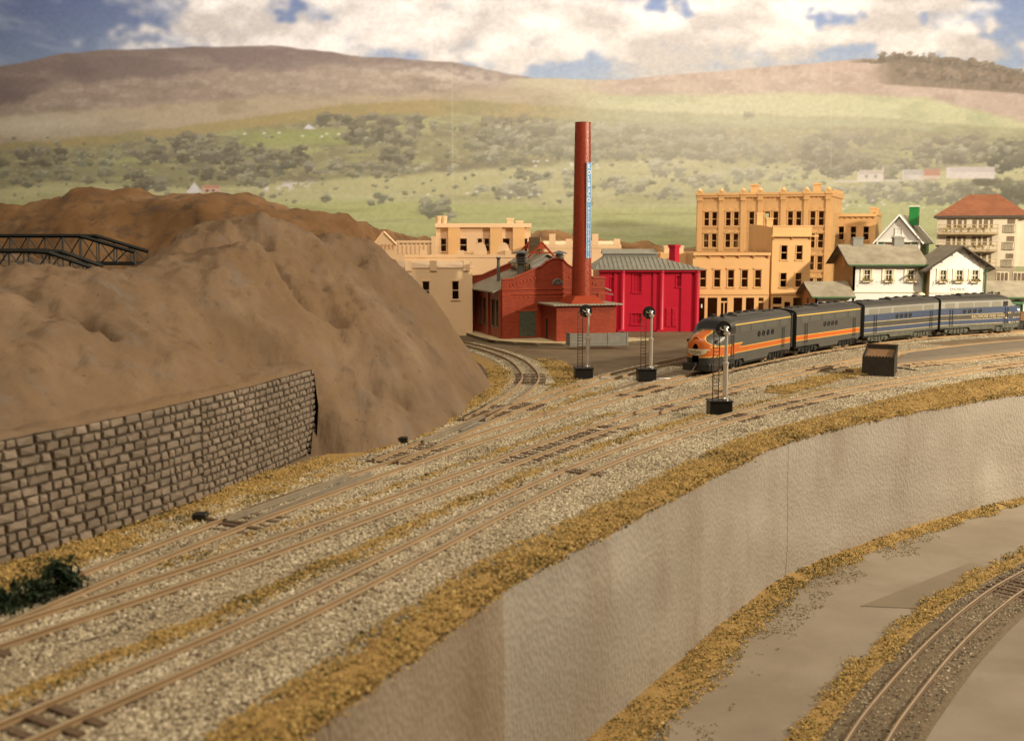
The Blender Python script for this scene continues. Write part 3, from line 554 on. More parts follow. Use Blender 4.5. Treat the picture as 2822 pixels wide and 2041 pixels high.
for _ in range(34):
    x, y = random.choice(((random.uniform(2300, 2700), random.uniform(552, 585)), (random.uniform(1450, 1700), random.uniform(440, 470)), (random.uniform(600, 950), random.uniform(365, 378)), (random.uniform(1150, 1500), random.uniform(520, 545))))
    k = np.exp(-((PX - x) / 3.6) ** 2 - ((PY - y) / 2.2) ** 2); put(np.clip(k * 1.4, 0, 0.9), (0.88, 0.86, 0.80))
# printed mist, plus glare on the paper put in as paler colour
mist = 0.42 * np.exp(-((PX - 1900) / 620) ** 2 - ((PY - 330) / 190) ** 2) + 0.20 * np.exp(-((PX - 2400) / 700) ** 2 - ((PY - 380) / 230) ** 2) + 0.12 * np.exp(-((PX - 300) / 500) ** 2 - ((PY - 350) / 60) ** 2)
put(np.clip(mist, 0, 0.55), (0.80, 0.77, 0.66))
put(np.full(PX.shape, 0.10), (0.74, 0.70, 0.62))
C *= (1 + (nD - 0.5) * 0.10)[..., None]
for xs_ in (1247, 2290): put(np.exp(-((PX - xs_) / 1.6) ** 2) * 0.22 * smooth(90, 160, PY), (0.86, 0.82, 0.70))
C = np.clip(C, 0.01, 0.97); Cl = np.where(C <= 0.04045, C / 12.92, ((C + 0.055) / 1.055) ** 2.4)
WB = np.array([1.0, 1.06, 1.36])           # ink balance of the print
BDK = 0.62
Cl = np.clip(Cl * WB * BDK, 0, 0.9)
idx = np.arange(NXB * NZB).reshape(NXB, NZB); F = np.stack([idx[:-1, :-1], idx[1:, :-1], idx[1:, 1:], idx[:-1, 1:]], -1).reshape(-1, 4)
t = NT('backdrop_print'); at_ = t.n('ShaderNodeAttribute', attribute_name='ink'); nz = t.noise(1.5, 5, 0.6)
M['backdrop'] = t.done(t.mix(1.0, at_.outputs['Color'], t.ramp(nz.outputs['Fac'], [(0.3, (0.95, 0.95, 0.95)), (0.7, (1.04, 1.04, 1.04))]), 'MULTIPLY'), 0.55, 0, 0.35)
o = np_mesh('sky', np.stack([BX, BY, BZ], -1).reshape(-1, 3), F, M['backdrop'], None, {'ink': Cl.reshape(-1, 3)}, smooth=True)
tag(o, 'printed paper backdrop of clouds, moorland hills and green fields', 'backdrop', None, 'structure')
del C, Cl, nA, nB, nC, nD

# ------------------------------------------------------------------ stone block wall at the foot of the hill
t = NT('carved_block'); oi = t.n('ShaderNodeObjectInfo'); a = t.noise(0.35, 5, 0.6); col = t.ramp(a.outputs['Fac'], [(0.35, (0.175, 0.138, 0.105)), (0.62, (0.235, 0.188, 0.146)), (0.78, (0.33, 0.262, 0.205))])
t.l(NT.noise(t, 0.35, 5, 0.6).outputs['Fac'], a.inputs['W']) if False else None
geo = t.n('ShaderNodeNewGeometry'); t.l(geo.outputs['Position'], a.inputs['Vector'])
b = t.noise(5, 4, 0.6); t.l(geo.outputs['Position'], b.inputs['Vector']); t.bump(b.outputs['Fac'], 0.5, 0.05)
rnd = t.ramp(oi.outputs['Random'], [(0.0, (0.86, 0.86, 0.86)), (1.0, (1.12, 1.12, 1.12))])
M['block'] = t.done(t.mix(1.0, col, rnd, 'MULTIPLY'), 0.8, 0, 0.25)
M['mortar'] = plain('dark_block_joint', (0.075, 0.055, 0.038), 0.9, 0.2, 1)
sw = thing('stone_wall', 'grey brown wall of carved stone blocks holding back the brown hill', 'wall')
def block_mesh(k):
    r = random.Random(k); j = lambda s: r.uniform(-s, s) * 1.7
    fr = [(j(.03), 0, j(.03)), (1 + j(.03), 0, j(.03)), (1 + j(.03), 0, 1 + j(.03)), (j(.03), 0, 1 + j(.03))]
    md = [(0.07 + j(.03), -0.11 + j(.03), 0.10 + j(.04)), (0.93 + j(.03), -0.11 + j(.03), 0.10 + j(.04)), (0.93 + j(.03), -0.11 + j(.03), 0.90 + j(.04)), (0.07 + j(.03), -0.11 + j(.03), 0.90 + j(.04))]
    bk = [(x, 0.16, z) for x, y, z in fr]
    mb = MB(); mb.add(bk + fr + md + [(0.5 + j(.1), -0.135, 0.5 + j(.1))], [(0, 1, 5, 4), (1, 2, 6, 5), (2, 3, 7, 6), (3, 0, 4, 7), (4, 5, 9, 8), (5, 6, 10, 9), (6, 7, 11, 10), (7, 4, 8, 11), (8, 9, 12), (9, 10, 12), (10, 11, 12), (11, 8, 12)])
    return mb.mesh('block', M['block'])
bmesh_v = [block_mesh(k) for k in range(10)]
sk = SW.near(-14.2, 48.9); stones = []
for s0, s1, rh, w0, w1 in ((15.0, sk, 0.385, 0.36, 1.02), (sk, SW.L - 0.02, 0.329, 0.30, 0.78)):
    nr = int(SWH / rh)
    for r_ in range(nr + 1):
        z0 = -0.12 + r_ * rh; z1 = min(z0 + rh, SWH - 0.02 + random.uniform(-0.03, 0.05))
        if z1 - z0 < 0.12: continue
        s_ = s0 - random.uniform(0, 0.3) if s0 < sk else s0
        while s_ < s1 - 0.05:
            w = random.choice((random.uniform(w0, w0 * 1.4), random.uniform(w0 * 1.3, w1), random.uniform(w0 * 1.3, w1))); e = min(s_ + w, s1)
            if s1 - e < w0 * 0.5: e = s1
            split = random.random() < 0.06 and r_ < nr
            stones.append((s_, e, z0, z1)); s_ = e
V = []; Fq = []; nst = []
for (a, b, z0, z1) in stones:
    P = SW.at((a + b) / 2); nst.append((b - a) * (z1 - z0) / (P[0] ** 2 + P[1] ** 2))
order = np.argsort(nst)[::-1]; rest = MB()
for rank, i in enumerate(order):
    a, b, z0, z1 = stones[i]; P = SW.off((a), 0.0); Tn = SW.tan((a + b) / 2); ang = math.atan2(Tn[1], Tn[0]); g = random.uniform(0.026, 0.046)
    Mx = Matrix.Translation((P[0], P[1], z0 + g)) @ Matrix.Rotation(ang, 4, 'Z') @ Matrix.Diagonal((max(0.1, b - a - 2 * g), 1.0, max(0.08, z1 - z0 - 2 * g), 1))
    me = bmesh_v[i % 10]
    if rank < 300:
        o = link('block', me, sw); o.matrix_local = Mx
    else:
        rest.M = Mx; rest.add([tuple(v.co) for v in me.vertices], [tuple(p.vertices) for p in me.polygons])
rest.build('far_blocks', M['block'], sw)['kind'] = 'stuff'
q = np.linspace(2, SW.L, 50); A = SW.off(q, -0.03); B = SW.off(q, -0.5); mb = MB()
vs = [(p[0], p[1], -0.3) for p in A] + [(p[0], p[1], SWH - 0.03) for p in A] + [(p[0], p[1], -0.3) for p in B] + [(p[0], p[1], SWH - 0.03) for p in B]; n = 50
fs = []
for i in range(n - 1): fs += [(i, i + 1, n + i + 1, n + i), (n + i, n + i + 1, 3 * n + i + 1, 3 * n + i), (2 * n + i + 1, 2 * n + i, 3 * n + i, 3 * n + i + 1)]
fs += [(n - 1, 3 * n - 1, 4 * n - 1, 2 * n - 1), (0, n, 3 * n, 2 * n)]
mb.add(vs, fs).build('backing', M['mortar'], sw)

# ------------------------------------------------------------------ railway tracks
tie_me = MB().box((-1.28, -0.13, -0.16), (1.28, 0.13, 0.0)).mesh('tie', M['tie'])
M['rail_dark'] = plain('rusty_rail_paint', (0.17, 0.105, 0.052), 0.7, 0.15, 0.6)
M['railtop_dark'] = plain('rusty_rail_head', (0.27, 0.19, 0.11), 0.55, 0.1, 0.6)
def track(label, cur, s0, s1, z, group='tracks', gauge=0.70, ties=True, mats=('rail', 'railtop')):
    r0 = thing('railway_track', label, 'track', (*cur.at(s0), z), 0, group); org = cur.at(s0)
    prof = [(-0.085, -0.01), (0.085, -0.01), (0.04, 0.03), (0.03, 0.14), (0.058, 0.155), (0.058, 0.195), (-0.058, 0.195), (-0.058, 0.155), (-0.03, 0.14), (-0.04, 0.03)]
    q = np.arange(s0, s1, 0.8); n = len(q); k = len(prof)
    for sd in (-1, 1):
        V = np.zeros((n, k, 3))
        for j, (o_, zz) in enumerate(prof): V[:, j, :2] = cur.off(q, np.full(n, sd * gauge + o_)) - org; V[:, j, 2] = zz
        idx = np.arange(n * k).reshape(n, k); nxt = np.roll(idx, -1, axis=1)
        F = np.stack([idx[:-1], nxt[:-1], nxt[1:], idx[1:]], -1); F = F.transpose(1, 0, 2).reshape(-1, 4)
        o = np_mesh('rail', V.reshape(-1, 3), F, M[mats[0]], r0); o.data.materials.append(M[mats[1]])
        mi = np.zeros(len(F), np.int32); mi[5 * (n - 1):6 * (n - 1)] = 1; o.data.polygons.foreach_set('material_index', mi)
    if ties:
        for s_ in np.arange(s0 + 0.3, s1 - 0.2, 0.64):
            p = cur.at(s_) - org; tn = cur.tan(s_)
            link('tie', tie_me, r0, (p[0], p[1], random.uniform(-0.10, -0.035) + (0.09 if fbm(np.array([p[0] * .15]), np.array([p[1] * .15]), 3, 66)[0] > .54 else 0)), (0, 0, math.atan2(tn[1], tn[0]) - math.pi / 2 + random.uniform(-.02, .02)))
    return r0
track('single line of tan rails closest to the yellow turf edge above the front wall', cA, cA.near(-14, 20.6), cA.near(70, 115), 0.0)
track('tan rail line passing behind the black brick hut', cB, cB.near(-18.5, 25.2), cB.near(72, 128), 0.0)
track('tan rail line that carries the four coupled diesel locomotives', cC, cC.near(-18.7, 25), cC.L - 1, 0.0)
track('straight branch line running past the two signals towards the crimson building', cD, cD.near(-6.6, 56.0), cD.L - 1, 0.0)
track('tightly curved siding bending round between the brown hill and the brick factory', cE, cE.near(-2.4, 69.0), cE.L - 0.5, 0.0)
track('short stub of track starting behind the black brick hut', cF, 1.0, cF.L - 1, 0.0)
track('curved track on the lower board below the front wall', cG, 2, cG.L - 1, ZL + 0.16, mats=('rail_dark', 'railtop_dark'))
# turnout blades and guard rails where the branch leaves
tn = thing('turnout', 'turnout with dark throw bar where the branch line leaves the main line', 'turnout', (*cC.at(cC.near(-10.6, 45.5)), 0)); og = cC.at(cC.near(-10.6, 45.5))
def blade(cur, a, b, o0, o1, parent, mat, z=0.19, w=0.05):
    q = np.linspace(a, b, 12); P = cur.off(q, np.linspace(o0, o1, 12)) - og
    mb = MB()
    for i in range(11):
        d = P[i + 1] - P[i]; nrm = np.array([-d[1], d[0]]) / (np.hypot(*d) + 1e-9) * w
        mb.add([(*(P[i] - nrm), 0.0), (*(P[i] + nrm), 0.0), (*(P[i + 1] + nrm), 0.0), (*(P[i + 1] - nrm), 0.0), (*(P[i] - nrm), z), (*(P[i] + nrm), z), (*(P[i + 1] + nrm), z), (*(P[i + 1] - nrm), z)],
               [(4, 7, 6, 5), (0, 4, 5, 1), (0, 3, 7, 4), (1, 5, 6, 2), (3, 2, 6, 7)])
    return mb.build('blade', mat, parent)
M['tarnish'] = plain('dull_grey_metal', (0.30, 0.26, 0.20), 0.45, 0.15, 2, metal=0.5)
sa = cC.near(-11.3, 43.8)
blade(cC, sa, sa + 9, -0.57, -0.50, tn, M['tarnish'], 0.20); blade(cC, sa, sa + 10, 0.50, 0.10, tn, M['tarnish'], 0.20); blade(cC, sa + 2, sa + 7.5, -0.98, -0.96, tn, M['steel'], 0.14)
P = cC.off(sa, np.array(-1.9)) - og; Q = cC.off(sa, np.array(0.6)) - og
MB().bar((P[0], P[1], 0.06), (Q[0], Q[1], 0.06), 0.06).build('throw_bar', M['tie'], tn)
MB().box((P[0] - 0.28, P[1] - 0.28, -0.15), (P[0] + 0.28, P[1] + 0.28, 0.28)).build('switch_box', M['black'], tn, bevel=0.04)
tn2 = thing('turnout', 'turnout with grey blades where the tight siding leaves beside the foot of the hill', 'turnout', (*cD.at(cD.near(-3.6, 64)), 0)); og = cD.at(cD.near(-3.6, 64)); sb = cD.near(-4.6, 61.3)
blade(cD, sb, sb + 9, -0.56, -0.30, tn2, M['tarnish'], 0.20); blade(cD, sb, sb + 8, 0.56, 0.48, tn2, M['tarnish'], 0.20); blade(cD, sb + 4, sb + 7, 0.1, 0.0, tn2, M['tarnish'], 0.16, 0.12)
P = cD.off(sb, np.array(-1.8)) - og; MB().box((P[0] - 0.25, P[1] - 0.25, -0.15), (P[0] + 0.25, P[1] + 0.25, 0.3)).build('switch_box', M['black'], tn2, bevel=0.04)

# ------------------------------------------------------------------ ballast beds, soil strips
beds = [(cA, cA.near(-15, 18), cA.L - 8, -1.9, 3.7), (cB, cB.near(-19, 24.5), cB.L - 3, -1.9, 1.9), (cC, cC.near(-19, 24), cC.L - 2, -1.9, 2.0), (cD, 2, cD.near(14, 100), -1.7, 1.9), (cE, 1, cE.near(-6, 120), -1.7, 1.7), (cF, 0.2, cF.L - 1, -1.2, 1.8), (cC, cC.near(-12.5, 41), cC.near(-3.5, 60), -3.3, -1.7)]
for k, (cur, a, b, o0, o1) in enumerate(beds):
    e = 0.007 * k
    if o1 < 0: sheet('ballast_bed', cur, a, b, [o0 - .4, o0, o1, o1 + .4], [-.16, -.11, -.11, -.13], M['gravel'], 0.6, 'grey beige gravel shoulder beside the turnout', 'ballast', 'structure', noise=0.04); continue
    sheet('ballast_bed', cur, a, b, [o0 - 0.5, o0, -1.1, -0.6, 0, 0.6, 1.1, o1, o1 + 0.6], [-0.165 + e, -0.10 + e, -0.05 + e, -0.055 + e, -0.055 + e, -0.055 + e, -0.05 + e, -0.10 + e, -0.165 + e], M['gravel'], 0.6, 'grey beige gravel bed under the rails', 'ballast', 'structure', noise=0.05)
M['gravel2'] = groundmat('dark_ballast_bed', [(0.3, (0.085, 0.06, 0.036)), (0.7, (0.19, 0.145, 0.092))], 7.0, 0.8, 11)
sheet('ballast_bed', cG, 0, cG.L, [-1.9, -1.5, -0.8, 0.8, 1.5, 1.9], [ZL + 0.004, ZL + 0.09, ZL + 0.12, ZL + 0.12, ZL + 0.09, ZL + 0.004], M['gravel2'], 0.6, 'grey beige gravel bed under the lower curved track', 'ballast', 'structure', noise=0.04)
qa = np.linspace(cA.near(-15, 18), cA.near(60, 109.5), 120); fr_ = np.linspace(0, 1, 120); qc = np.linspace(cC.near(-19, 24), cC.near(44, 123), 120); PA = cA.off(qa, np.full(120, 2.6)); PC = cC.off(qc, np.full(120, -1.6))
V = np.stack([PA * (1 - k) + PC * k for k in np.linspace(0, 1, 12)], 1); V = np.concatenate([V, np.full((120, 12, 1), -0.148)], -1); idx = np.arange(1440).reshape(120, 12)
tag(np_mesh('ballast_bed', V.reshape(-1, 3), np.stack([idx[:-1, :-1], idx[1:, :-1], idx[1:, 1:], idx[:-1, 1:]], -1).reshape(-1, 4)[:, ::-1], M['gravel'], smooth=True), 'grey beige gravel spread between the parallel tracks', 'ballast', None, 'structure')
def twid(q): return np.interp(q, [0, cT.near(-3, 29.5), cT.near(7, 48), cT.near(23, 70), cT.near(39, 82), cT.L], [1.5, 1.7, 1.8, 2.3, 5.2, 7])
def tht(q): return np.interp(q, [0, cT.near(7, 48), cT.near(23, 70), cT.near(39, 82), cT.L], [0.08, 0.10, 0.18, 0.65, 0.8])
sheet('turf_bank', cT, 2, cT.L - 4, [0.02, lambda q: -0.25 * twid(q), lambda q: -0.55 * twid(q), lambda q: -0.8 * twid(q), lambda q: -1.0 * twid(q) - 0.2], [-0.14, lambda q: 0.55 * tht(q) - 0.05, lambda q: tht(q), lambda q: 0.55 * tht(q) - 0.05, -0.15], M['soil'], 0.5, 'mustard soil bank along the top of the front wall', 'soil', 'structure', noise=0.16)
for k, (cur, a, b, o0, o1) in enumerate(((cA, cA.near(-15, 18), cA.near(21, 78), -2.7, -1.5), (cB, cB.near(-12, 36), cB.near(10, 73), -2.6, -1.5), (cC, cC.near(-17.6, 28), cC.near(-7.6, 52), -6.2, -1.6), (cD, 1, cD.near(4, 82), -4.5, -1.6), (cE, 6, cE.near(-3, 114), -3.6, -1.5), (cE, 22, cE.near(0, 104), 1.5, 4.6), (cB, cB.near(17.5, 84.5), cB.near(38, 107), 1.7, 4.2))):
    sheet('turf_soil', cur, a, b, [o0, o0 * 0.6 + o1 * 0.4, o1], [-0.135 + 0.006 * k] * 3, M['soil'], 0.8, 'mustard coloured soil between the tracks', 'soil', 'structure', noise=0.04)
lowt = lambda q: np.interp(q, [0, cT.near(-0.1, 36), cT.near(7, 48), cT.near(16, 63), cT.near(39, 82), cT.L], [2.9, 2.7, 2.5, 1.6, 1.2, 1.1])
sheet('turf_soil', cT, 8, cT.near(60, 94), [0.0, lambda q: 0.4 * lowt(q), lambda q: 0.78 * lowt(q)], [ZL + 0.22, ZL + 0.13, ZL + 0.006], M['soil'], 0.5, 'mustard soil along the foot of the front wall', 'soil', 'structure', noise=0.18)
sheet('turf_soil', cG, 2, cG.L - 1, [-2.9, -2.4, -1.7], [ZL + 0.005, ZL + 0.07, ZL + 0.03], M['soil'], 0.5, 'mustard soil beside the lower curved track', 'soil', 'structure', noise=0.12)

# paved road between the stub track and the line behind the hut
q = np.linspace(cF.near(36.2, 99.3), cF.L - 2, 60); A = cF.off(q, np.full(60, -1.35)); qB = np.linspace(cB.near(38.5, 108.2), cB.near(72, 128.4), 60); B = cB.off(qB, np.full(60, 1.25))
mb = MB(); n = 60
mb.add([(p[0], p[1], 0.38) for p in A] + [(p[0], p[1], 0.38) for p in B] + [(p[0], p[1], -0.2) for p in A] + [(p[0], p[1], -0.2) for p in B],
       [f for i in range(n - 1) for f in ((i, i + 1, n + i + 1, n + i), (2 * n + i, 2 * n + i + 1, i + 1, i), (n + i, n + i + 1, 3 * n + i + 1, 3 * n + i))] + [(0, n, 3 * n, 2 * n)])
M['road2'] = groundmat('grey_brown_road', [(0.3, (0.150, 0.122, 0.090)), (0.7, (0.185, 0.152, 0.115))], 0.5, 0.15, 8, 0.7)
tag(mb.build('road', M['road2']), 'grey brown paved strip between the tracks beside the black hut', 'road', None, 'structure')

# ------------------------------------------------------------------ loose stones and turf, real grains
OCT = np.array([[1, 0, -0.3], [-1, 0, -0.3], [0, 1, -0.3], [0, -1, -0.3], [0, 0, 1]], float); OF = np.array([[0, 2, 4], [2, 1, 4], [1, 3, 4], [3, 0, 4]])
def grains(name, P, size, rnd, mat, label, cat, flat=0.75, drop=2):
    n = len(P); th = rng.random(n) * 6.283; c, s = np.cos(th), np.sin(th); ph = rng.normal(0, 0.4, n); cp, sp = np.cos(ph), np.sin(ph)
    ax = size[:, None] * rng.uniform(0.6, 1.4, (n, 5)) * np.array([1, 1, 1, 1, flat]); L = OCT[None] * ax[:, :, None]
    y, z = L[..., 1] * cp[:, None] - L[..., 2] * sp[:, None], L[..., 1] * sp[:, None] + L[..., 2] * cp[:, None]; x = L[..., 0]
    V = np.stack([x * c[:, None] - y * s[:, None], x * s[:, None] + y * c[:, None], z], -1) + P[:, None, :]
    F = (np.arange(n)[:, None, None] * 5 + OF[None]).reshape(-1, 3)
    o = np_mesh(name, V.reshape(-1, 3), F, mat, None, {'rnd': np.repeat(rnd, 5)}); tag(o, label, cat, None, 'stuff'); return o
def along(cur, a, b, o0, o1, n, z=0.0, zf=None, edge=0.0, mul=1.0):
    n = int(n * mul)
    s_ = rng.uniform(a, b, n); u = rng.random(n)
    lo = o0(s_) if callable(o0) else o0; hi = o1(s_) if callable(o1) else o1
    o_ = lo + (hi - lo) * u
    if edge: o_ = o_ + (fbm(s_ * 0.7, o_ * 0.0, 4, 91) - 0.5) * edge
    p = cur.off(s_, o_); zz = np.full(n, z) if zf is None else zf(s_, u)
    return np.column_stack([p, zz])
M['stone'] = attrmat('ballast_stones', 'rnd', [(0.0, (0.09, 0.07, 0.048)), (0.2, (0.20, 0.16, 0.105)), (0.5, (0.43, 0.365, 0.25)), (0.85, (0.54, 0.47, 0.345)), (1.0, (0.68, 0.61, 0.48))], 0.8, 0.3)
M['turf'] = attrmat('ground_foam', 'rnd', [(0.0, (0.050, 0.048, 0.018)), (0.10, (0.12, 0.10, 0.035)), (0.2, (0.23, 0.145, 0.048)), (0.6, (0.37, 0.245, 0.088)), (0.9, (0.46, 0.325, 0.13)), (1.0, (0.60, 0.46, 0.18))], 0.95, 0.1)
PS = []
for cur, a, b, o0, o1 in beds:
    n = int((b - a) * (o1 - o0) * 135); p = along(cur, a, b, o0 - 0.1, o1 + 0.2, n, -0.045, edge=0.5)
    PS.append(p)
PS.append(along(cG, 2, cG.L - 2, -1.6, 1.6, 9000, ZL + 0.13))
PS = np.vstack(PS); PS = PS[(PS[:, 1] > 18)]
# leave ties bare in patches
kk = rng.random(38000); ii = rng.random(38000) * 118; i0 = ii.astype(int); f_ = (ii - i0)[:, None]; pa = PA[i0] * (1 - f_) + PA[i0 + 1] * f_; pc = PC[i0] * (1 - f_) + PC[i0 + 1] * f_
PS = np.vstack([PS, np.column_stack([pa * (1 - kk[:, None]) + pc * kk[:, None], np.full(38000, -0.13)])])
bare = fbm(PS[:, 0] * 0.22, PS[:, 1] * 0.22, 3, 66); PS = PS[(bare < 0.60) | (rng.random(len(PS)) < 0.60)]
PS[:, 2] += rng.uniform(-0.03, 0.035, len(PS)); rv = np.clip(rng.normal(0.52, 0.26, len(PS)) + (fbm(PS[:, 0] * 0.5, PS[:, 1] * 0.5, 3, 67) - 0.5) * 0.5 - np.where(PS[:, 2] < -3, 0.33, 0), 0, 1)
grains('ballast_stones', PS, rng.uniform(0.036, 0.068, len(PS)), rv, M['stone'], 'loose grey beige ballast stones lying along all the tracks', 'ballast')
TP = [along(cT, 6, cT.near(70, 99), lambda q: -twid(q) - 0.25, 0.10, 24000, zf=lambda s_, u: tht(s_) * np.sin(np.clip(u, 0, 1) * math.pi) ** 0.8 * 0.95 + 0.02, edge=0.25),
      along(cT, 6, cT.near(70, 99), -0.35, 0.10, 9000, zf=lambda s_, u: 0.03 - u * 0.26),
      along(cA, cA.near(-15, 18), cA.near(13, 68.5), -2.55, -1.6, 8500, -0.06, edge=0.9), along(cB, cB.near(-11, 37), cB.near(9, 72), -2.3, -1.6, 3000, -0.06, edge=0.8),
      along(cC, cC.near(-17.6, 28), cC.near(-8.8, 49.5), -5.4, -1.7, 11000, -0.05, edge=0.5), along(cC, cC.near(-9.5, 48), cC.near(-6, 55.5), -5.2, -1.6, 3500, -0.05, edge=0.7),
      along(cD, cD.near(-5.6, 58.6), cD.near(-1.6, 69.5), -2.6, -1.55, 1500, -0.05, edge=0.8), along(cD, cD.near(-0.5, 72), cD.near(6, 86.5), 1.7, 2.6, 1400, -0.06, edge=0.6),
      along(cE, 6, cE.near(0.7, 100), -3.4, -1.4, 3500, -0.05, edge=0.8), along(cE, cE.near(0.6, 81), cE.near(0, 104.5), 1.7, 4.3, 3500, -0.05, edge=1.0),
      along(cB, cB.near(18, 85), cB.near(33, 103), 1.9, 4.4, 4200, -0.03, edge=1.2), along(cA, cA.near(13, 68), cA.near(27, 83.5), -2.7, -1.5, 1200, -0.05, edge=1.0),
      along(cT, 10, cT.near(56, 92), 0.05, lambda q: lowt(q), 15000, zf=lambda s_, u: ZL + 0.24 - 0.2 * u, edge=1.3), along(cG, 2, cG.near(44, 73), -3.0, -1.7, 8000, ZL + 0.08, edge=1.1)]
TP = np.vstack([q_ for p_ in TP for q_ in ((p_, p_ + np.column_stack([rng.normal(0, .12, (len(p_), 2)), np.zeros(len(p_))])) if True else (p_,))]); TP = TP[TP[:, 1] > 18]
gap = fbm(TP[:, 0] * 0.9, TP[:, 1] * 0.9, 3, 68); TP = TP[(gap > 0.42) | (rng.random(len(TP)) < 0.30)]
TP[:, 2] += rng.uniform(-0.03, 0.06, len(TP)) + (fbm(TP[:, 0] * 1.3, TP[:, 1] * 1.3, 3, 69) - 0.45) * 0.16
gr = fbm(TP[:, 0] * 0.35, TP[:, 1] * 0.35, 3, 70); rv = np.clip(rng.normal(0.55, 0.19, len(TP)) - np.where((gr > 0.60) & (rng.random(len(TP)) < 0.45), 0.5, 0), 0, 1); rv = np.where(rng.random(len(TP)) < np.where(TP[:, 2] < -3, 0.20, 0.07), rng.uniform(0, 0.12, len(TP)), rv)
grains('turf', TP, rng.uniform(0.025, 0.06, len(TP)) * np.where(rng.random(len(TP)) < 0.05, 1.8, 1), rv, M['turf'], 'mustard yellow ground foam turf edging tracks and walls', 'turf', 0.9)
# dark crumbs scattered on the lower board
DP = along(cT, cT.near(1, 38.5), cT.near(28, 74), lambda q: lowt(q), lambda q: lowt(q) + 1.6, 2600, ZL + 0.02, edge=1.5); g = fbm(DP[:, 0] * 0.4, DP[:, 1] * 0.4, 3, 81); DP = DP[g > 0.52]
grains('scatter', DP, rng.uniform(0.02, 0.05, len(DP)), rng.uniform(0.0, 0.2, len(DP)), M['turf'], 'sparse dark crumbs spilled on the beige lower board', 'scatter')

# ------------------------------------------------------------------ lettering
def text(body, size, mat, parent, loc, rot, name='lettering', ext=0.012, align='CENTER', sx=1.0, space=1.0):
    cu = bpy.data.curves.new(name, 'FONT'); cu.body = body; cu.size = size; cu.align_x = align; cu.align_y = 'CENTER'; cu.extrude = ext; cu.space_line = space; cu.resolution_u = 3
    tmp = bpy.data.objects.new('tmp', cu); COL.objects.link(tmp); dg = bpy.context.evaluated_depsgraph_get(); dg.update()
    me = bpy.data.meshes.new_from_object(tmp.evaluated_get(dg)); bpy.data.objects.remove(tmp); bpy.data.curves.remove(cu)
    me.materials.clear(); me.materials.append(mat)
    return link(name, me, parent, loc, rot, (sx, 1, 1))
FRONT = (math.pi / 2, 0, 0)

# ------------------------------------------------------------------ window kits (shared meshes)
WK = {}
def window_mesh(w, h, mat, bars='sash', trim=0.10, hood=None, sill=True, key=None):
    k = (round(w, 2), round(h, 2), mat.name, bars, trim, hood, sill)
    if k in WK: return WK[k]
    mb = MB(); a = w / 2; p = -0.07
    mb.box((-a - trim, p, 0), (-a, 0.05, h)); mb.box((a, p, 0), (a + trim, 0.05, h)); mb.box((-a - trim, p, h), (a + trim, 0.05, h + trim))
    if sill: mb.box((-a - trim - 0.05, p - 0.08, -0.14), (a + trim + 0.05, 0.05, 0))
    if hood == 'arch':
        n = 8; pts = [(-(a + trim + .08) * math.cos(math.pi * i / n), h + trim + 0.003 + (a * 0.75) * math.sin(math.pi * i / n)) for i in range(n + 1)]
        mb.prism([(x, z) for x, z in pts[::-1]], p - 0.05, 0.04); mb.box((-0.09, p - 0.09, h + trim + a * 0.6), (0.09, p - 0.052, h + trim + a * 0.6 + 0.25))
    if hood == 'cap':
        mb.box((-a - trim - 0.08, p - 0.1, h + trim + 0.002), (a + trim + 0.08, 0.05, h + trim + 0.16)); mb.prism([(-a - trim, h + trim + 0.165), (a + trim, h + trim + 0.165), (0, h + trim + 0.36)], p - 0.03, 0.04)
    y0, y1 = 0.09, 0.14; f = 0.05
    if bars in ('sash', 'cross', 'four'):
        mb.box((-a, y0, 0), (-a + f, y1, h)); mb.box((a - f, y0, 0), (a, y1, h)); mb.box((-a + f, y0, h - f), (a - f, y1, h)); mb.box((-a + f, y0, 0), (a - f, y1, f))
        mb.box((-a + f, y0 - 0.01, h * 0.5 - 0.045), (a - f, y1, h * 0.5 + 0.045))
    if bars == 'cross':
        mb.box((-0.03, y0 + .01, f), (0.03, y1 - .01, h * 0.5 - .05)); mb.box((-0.03, y0 + .01, h * 0.5 + .05), (0.03, y1 - .01, h - f))
    if bars == 'four':
        for q in (-0.33, 0.33): mb.box((a * q - 0.025, y0 + .01, f), (a * q + 0.025, y1 - .01, h * 0.5 - .05)); mb.box((a * q - 0.025, y0 + .01, h * 0.5 + .05), (a * q + 0.025, y1 - .01, h - f))
        mb.box((-a + f, y0 + .012, h * 0.25 - .02), (a - f, y1 - .012, h * 0.25 + .02)); mb.box((-a + f, y0 + .012, h * 0.75 - .02), (a - f, y1 - .012, h * 0.75 + .02))
    WK[k] = mb.mesh('window', mat); return WK[k]
PANE = {}
def win(root, x, z, w, h, mat, bars='sash', trim=0.10, hood=None, glass=None, rot=0.0, pos=None, sill=True):
    o = link('window', window_mesh(w, h, mat, bars, trim, hood, sill), root, pos or (x, 0, z), (0, 0, rot))
    if glass:
        k = (round(w, 2), round(h, 2), glass.name)
        if k not in PANE: PANE[k] = MB().box((-w / 2, 0.16, 0), (w / 2, 0.19, h)).mesh('pane', glass)
        link('pane', PANE[k], o)
    return o
def walls(root, w, d, h, mat, front=(), left=(), right=(), back=(), t=0.22, name='wall'):
    MB().wall(w, h, list(front), t).build(name, mat, root)
    mb = MB(); mb.M = side_frame(0, d, -math.pi / 2); mb.wall(d - t - 0.003, h, [(d - c, b, d - a, e) for a, b, c, e in left], t).build(name, mat, root)
    mb = MB(); mb.M = side_frame(w, t + 0.003, math.pi / 2); mb.wall(d - t - 0.003, h, list(right), t).build(name, mat, root)
    mb = MB(); mb.M = side_frame(w - t - 0.003, d, math.pi); mb.wall(w - 2 * t - 0.006, h, list(back), t).build(name, mat, root)
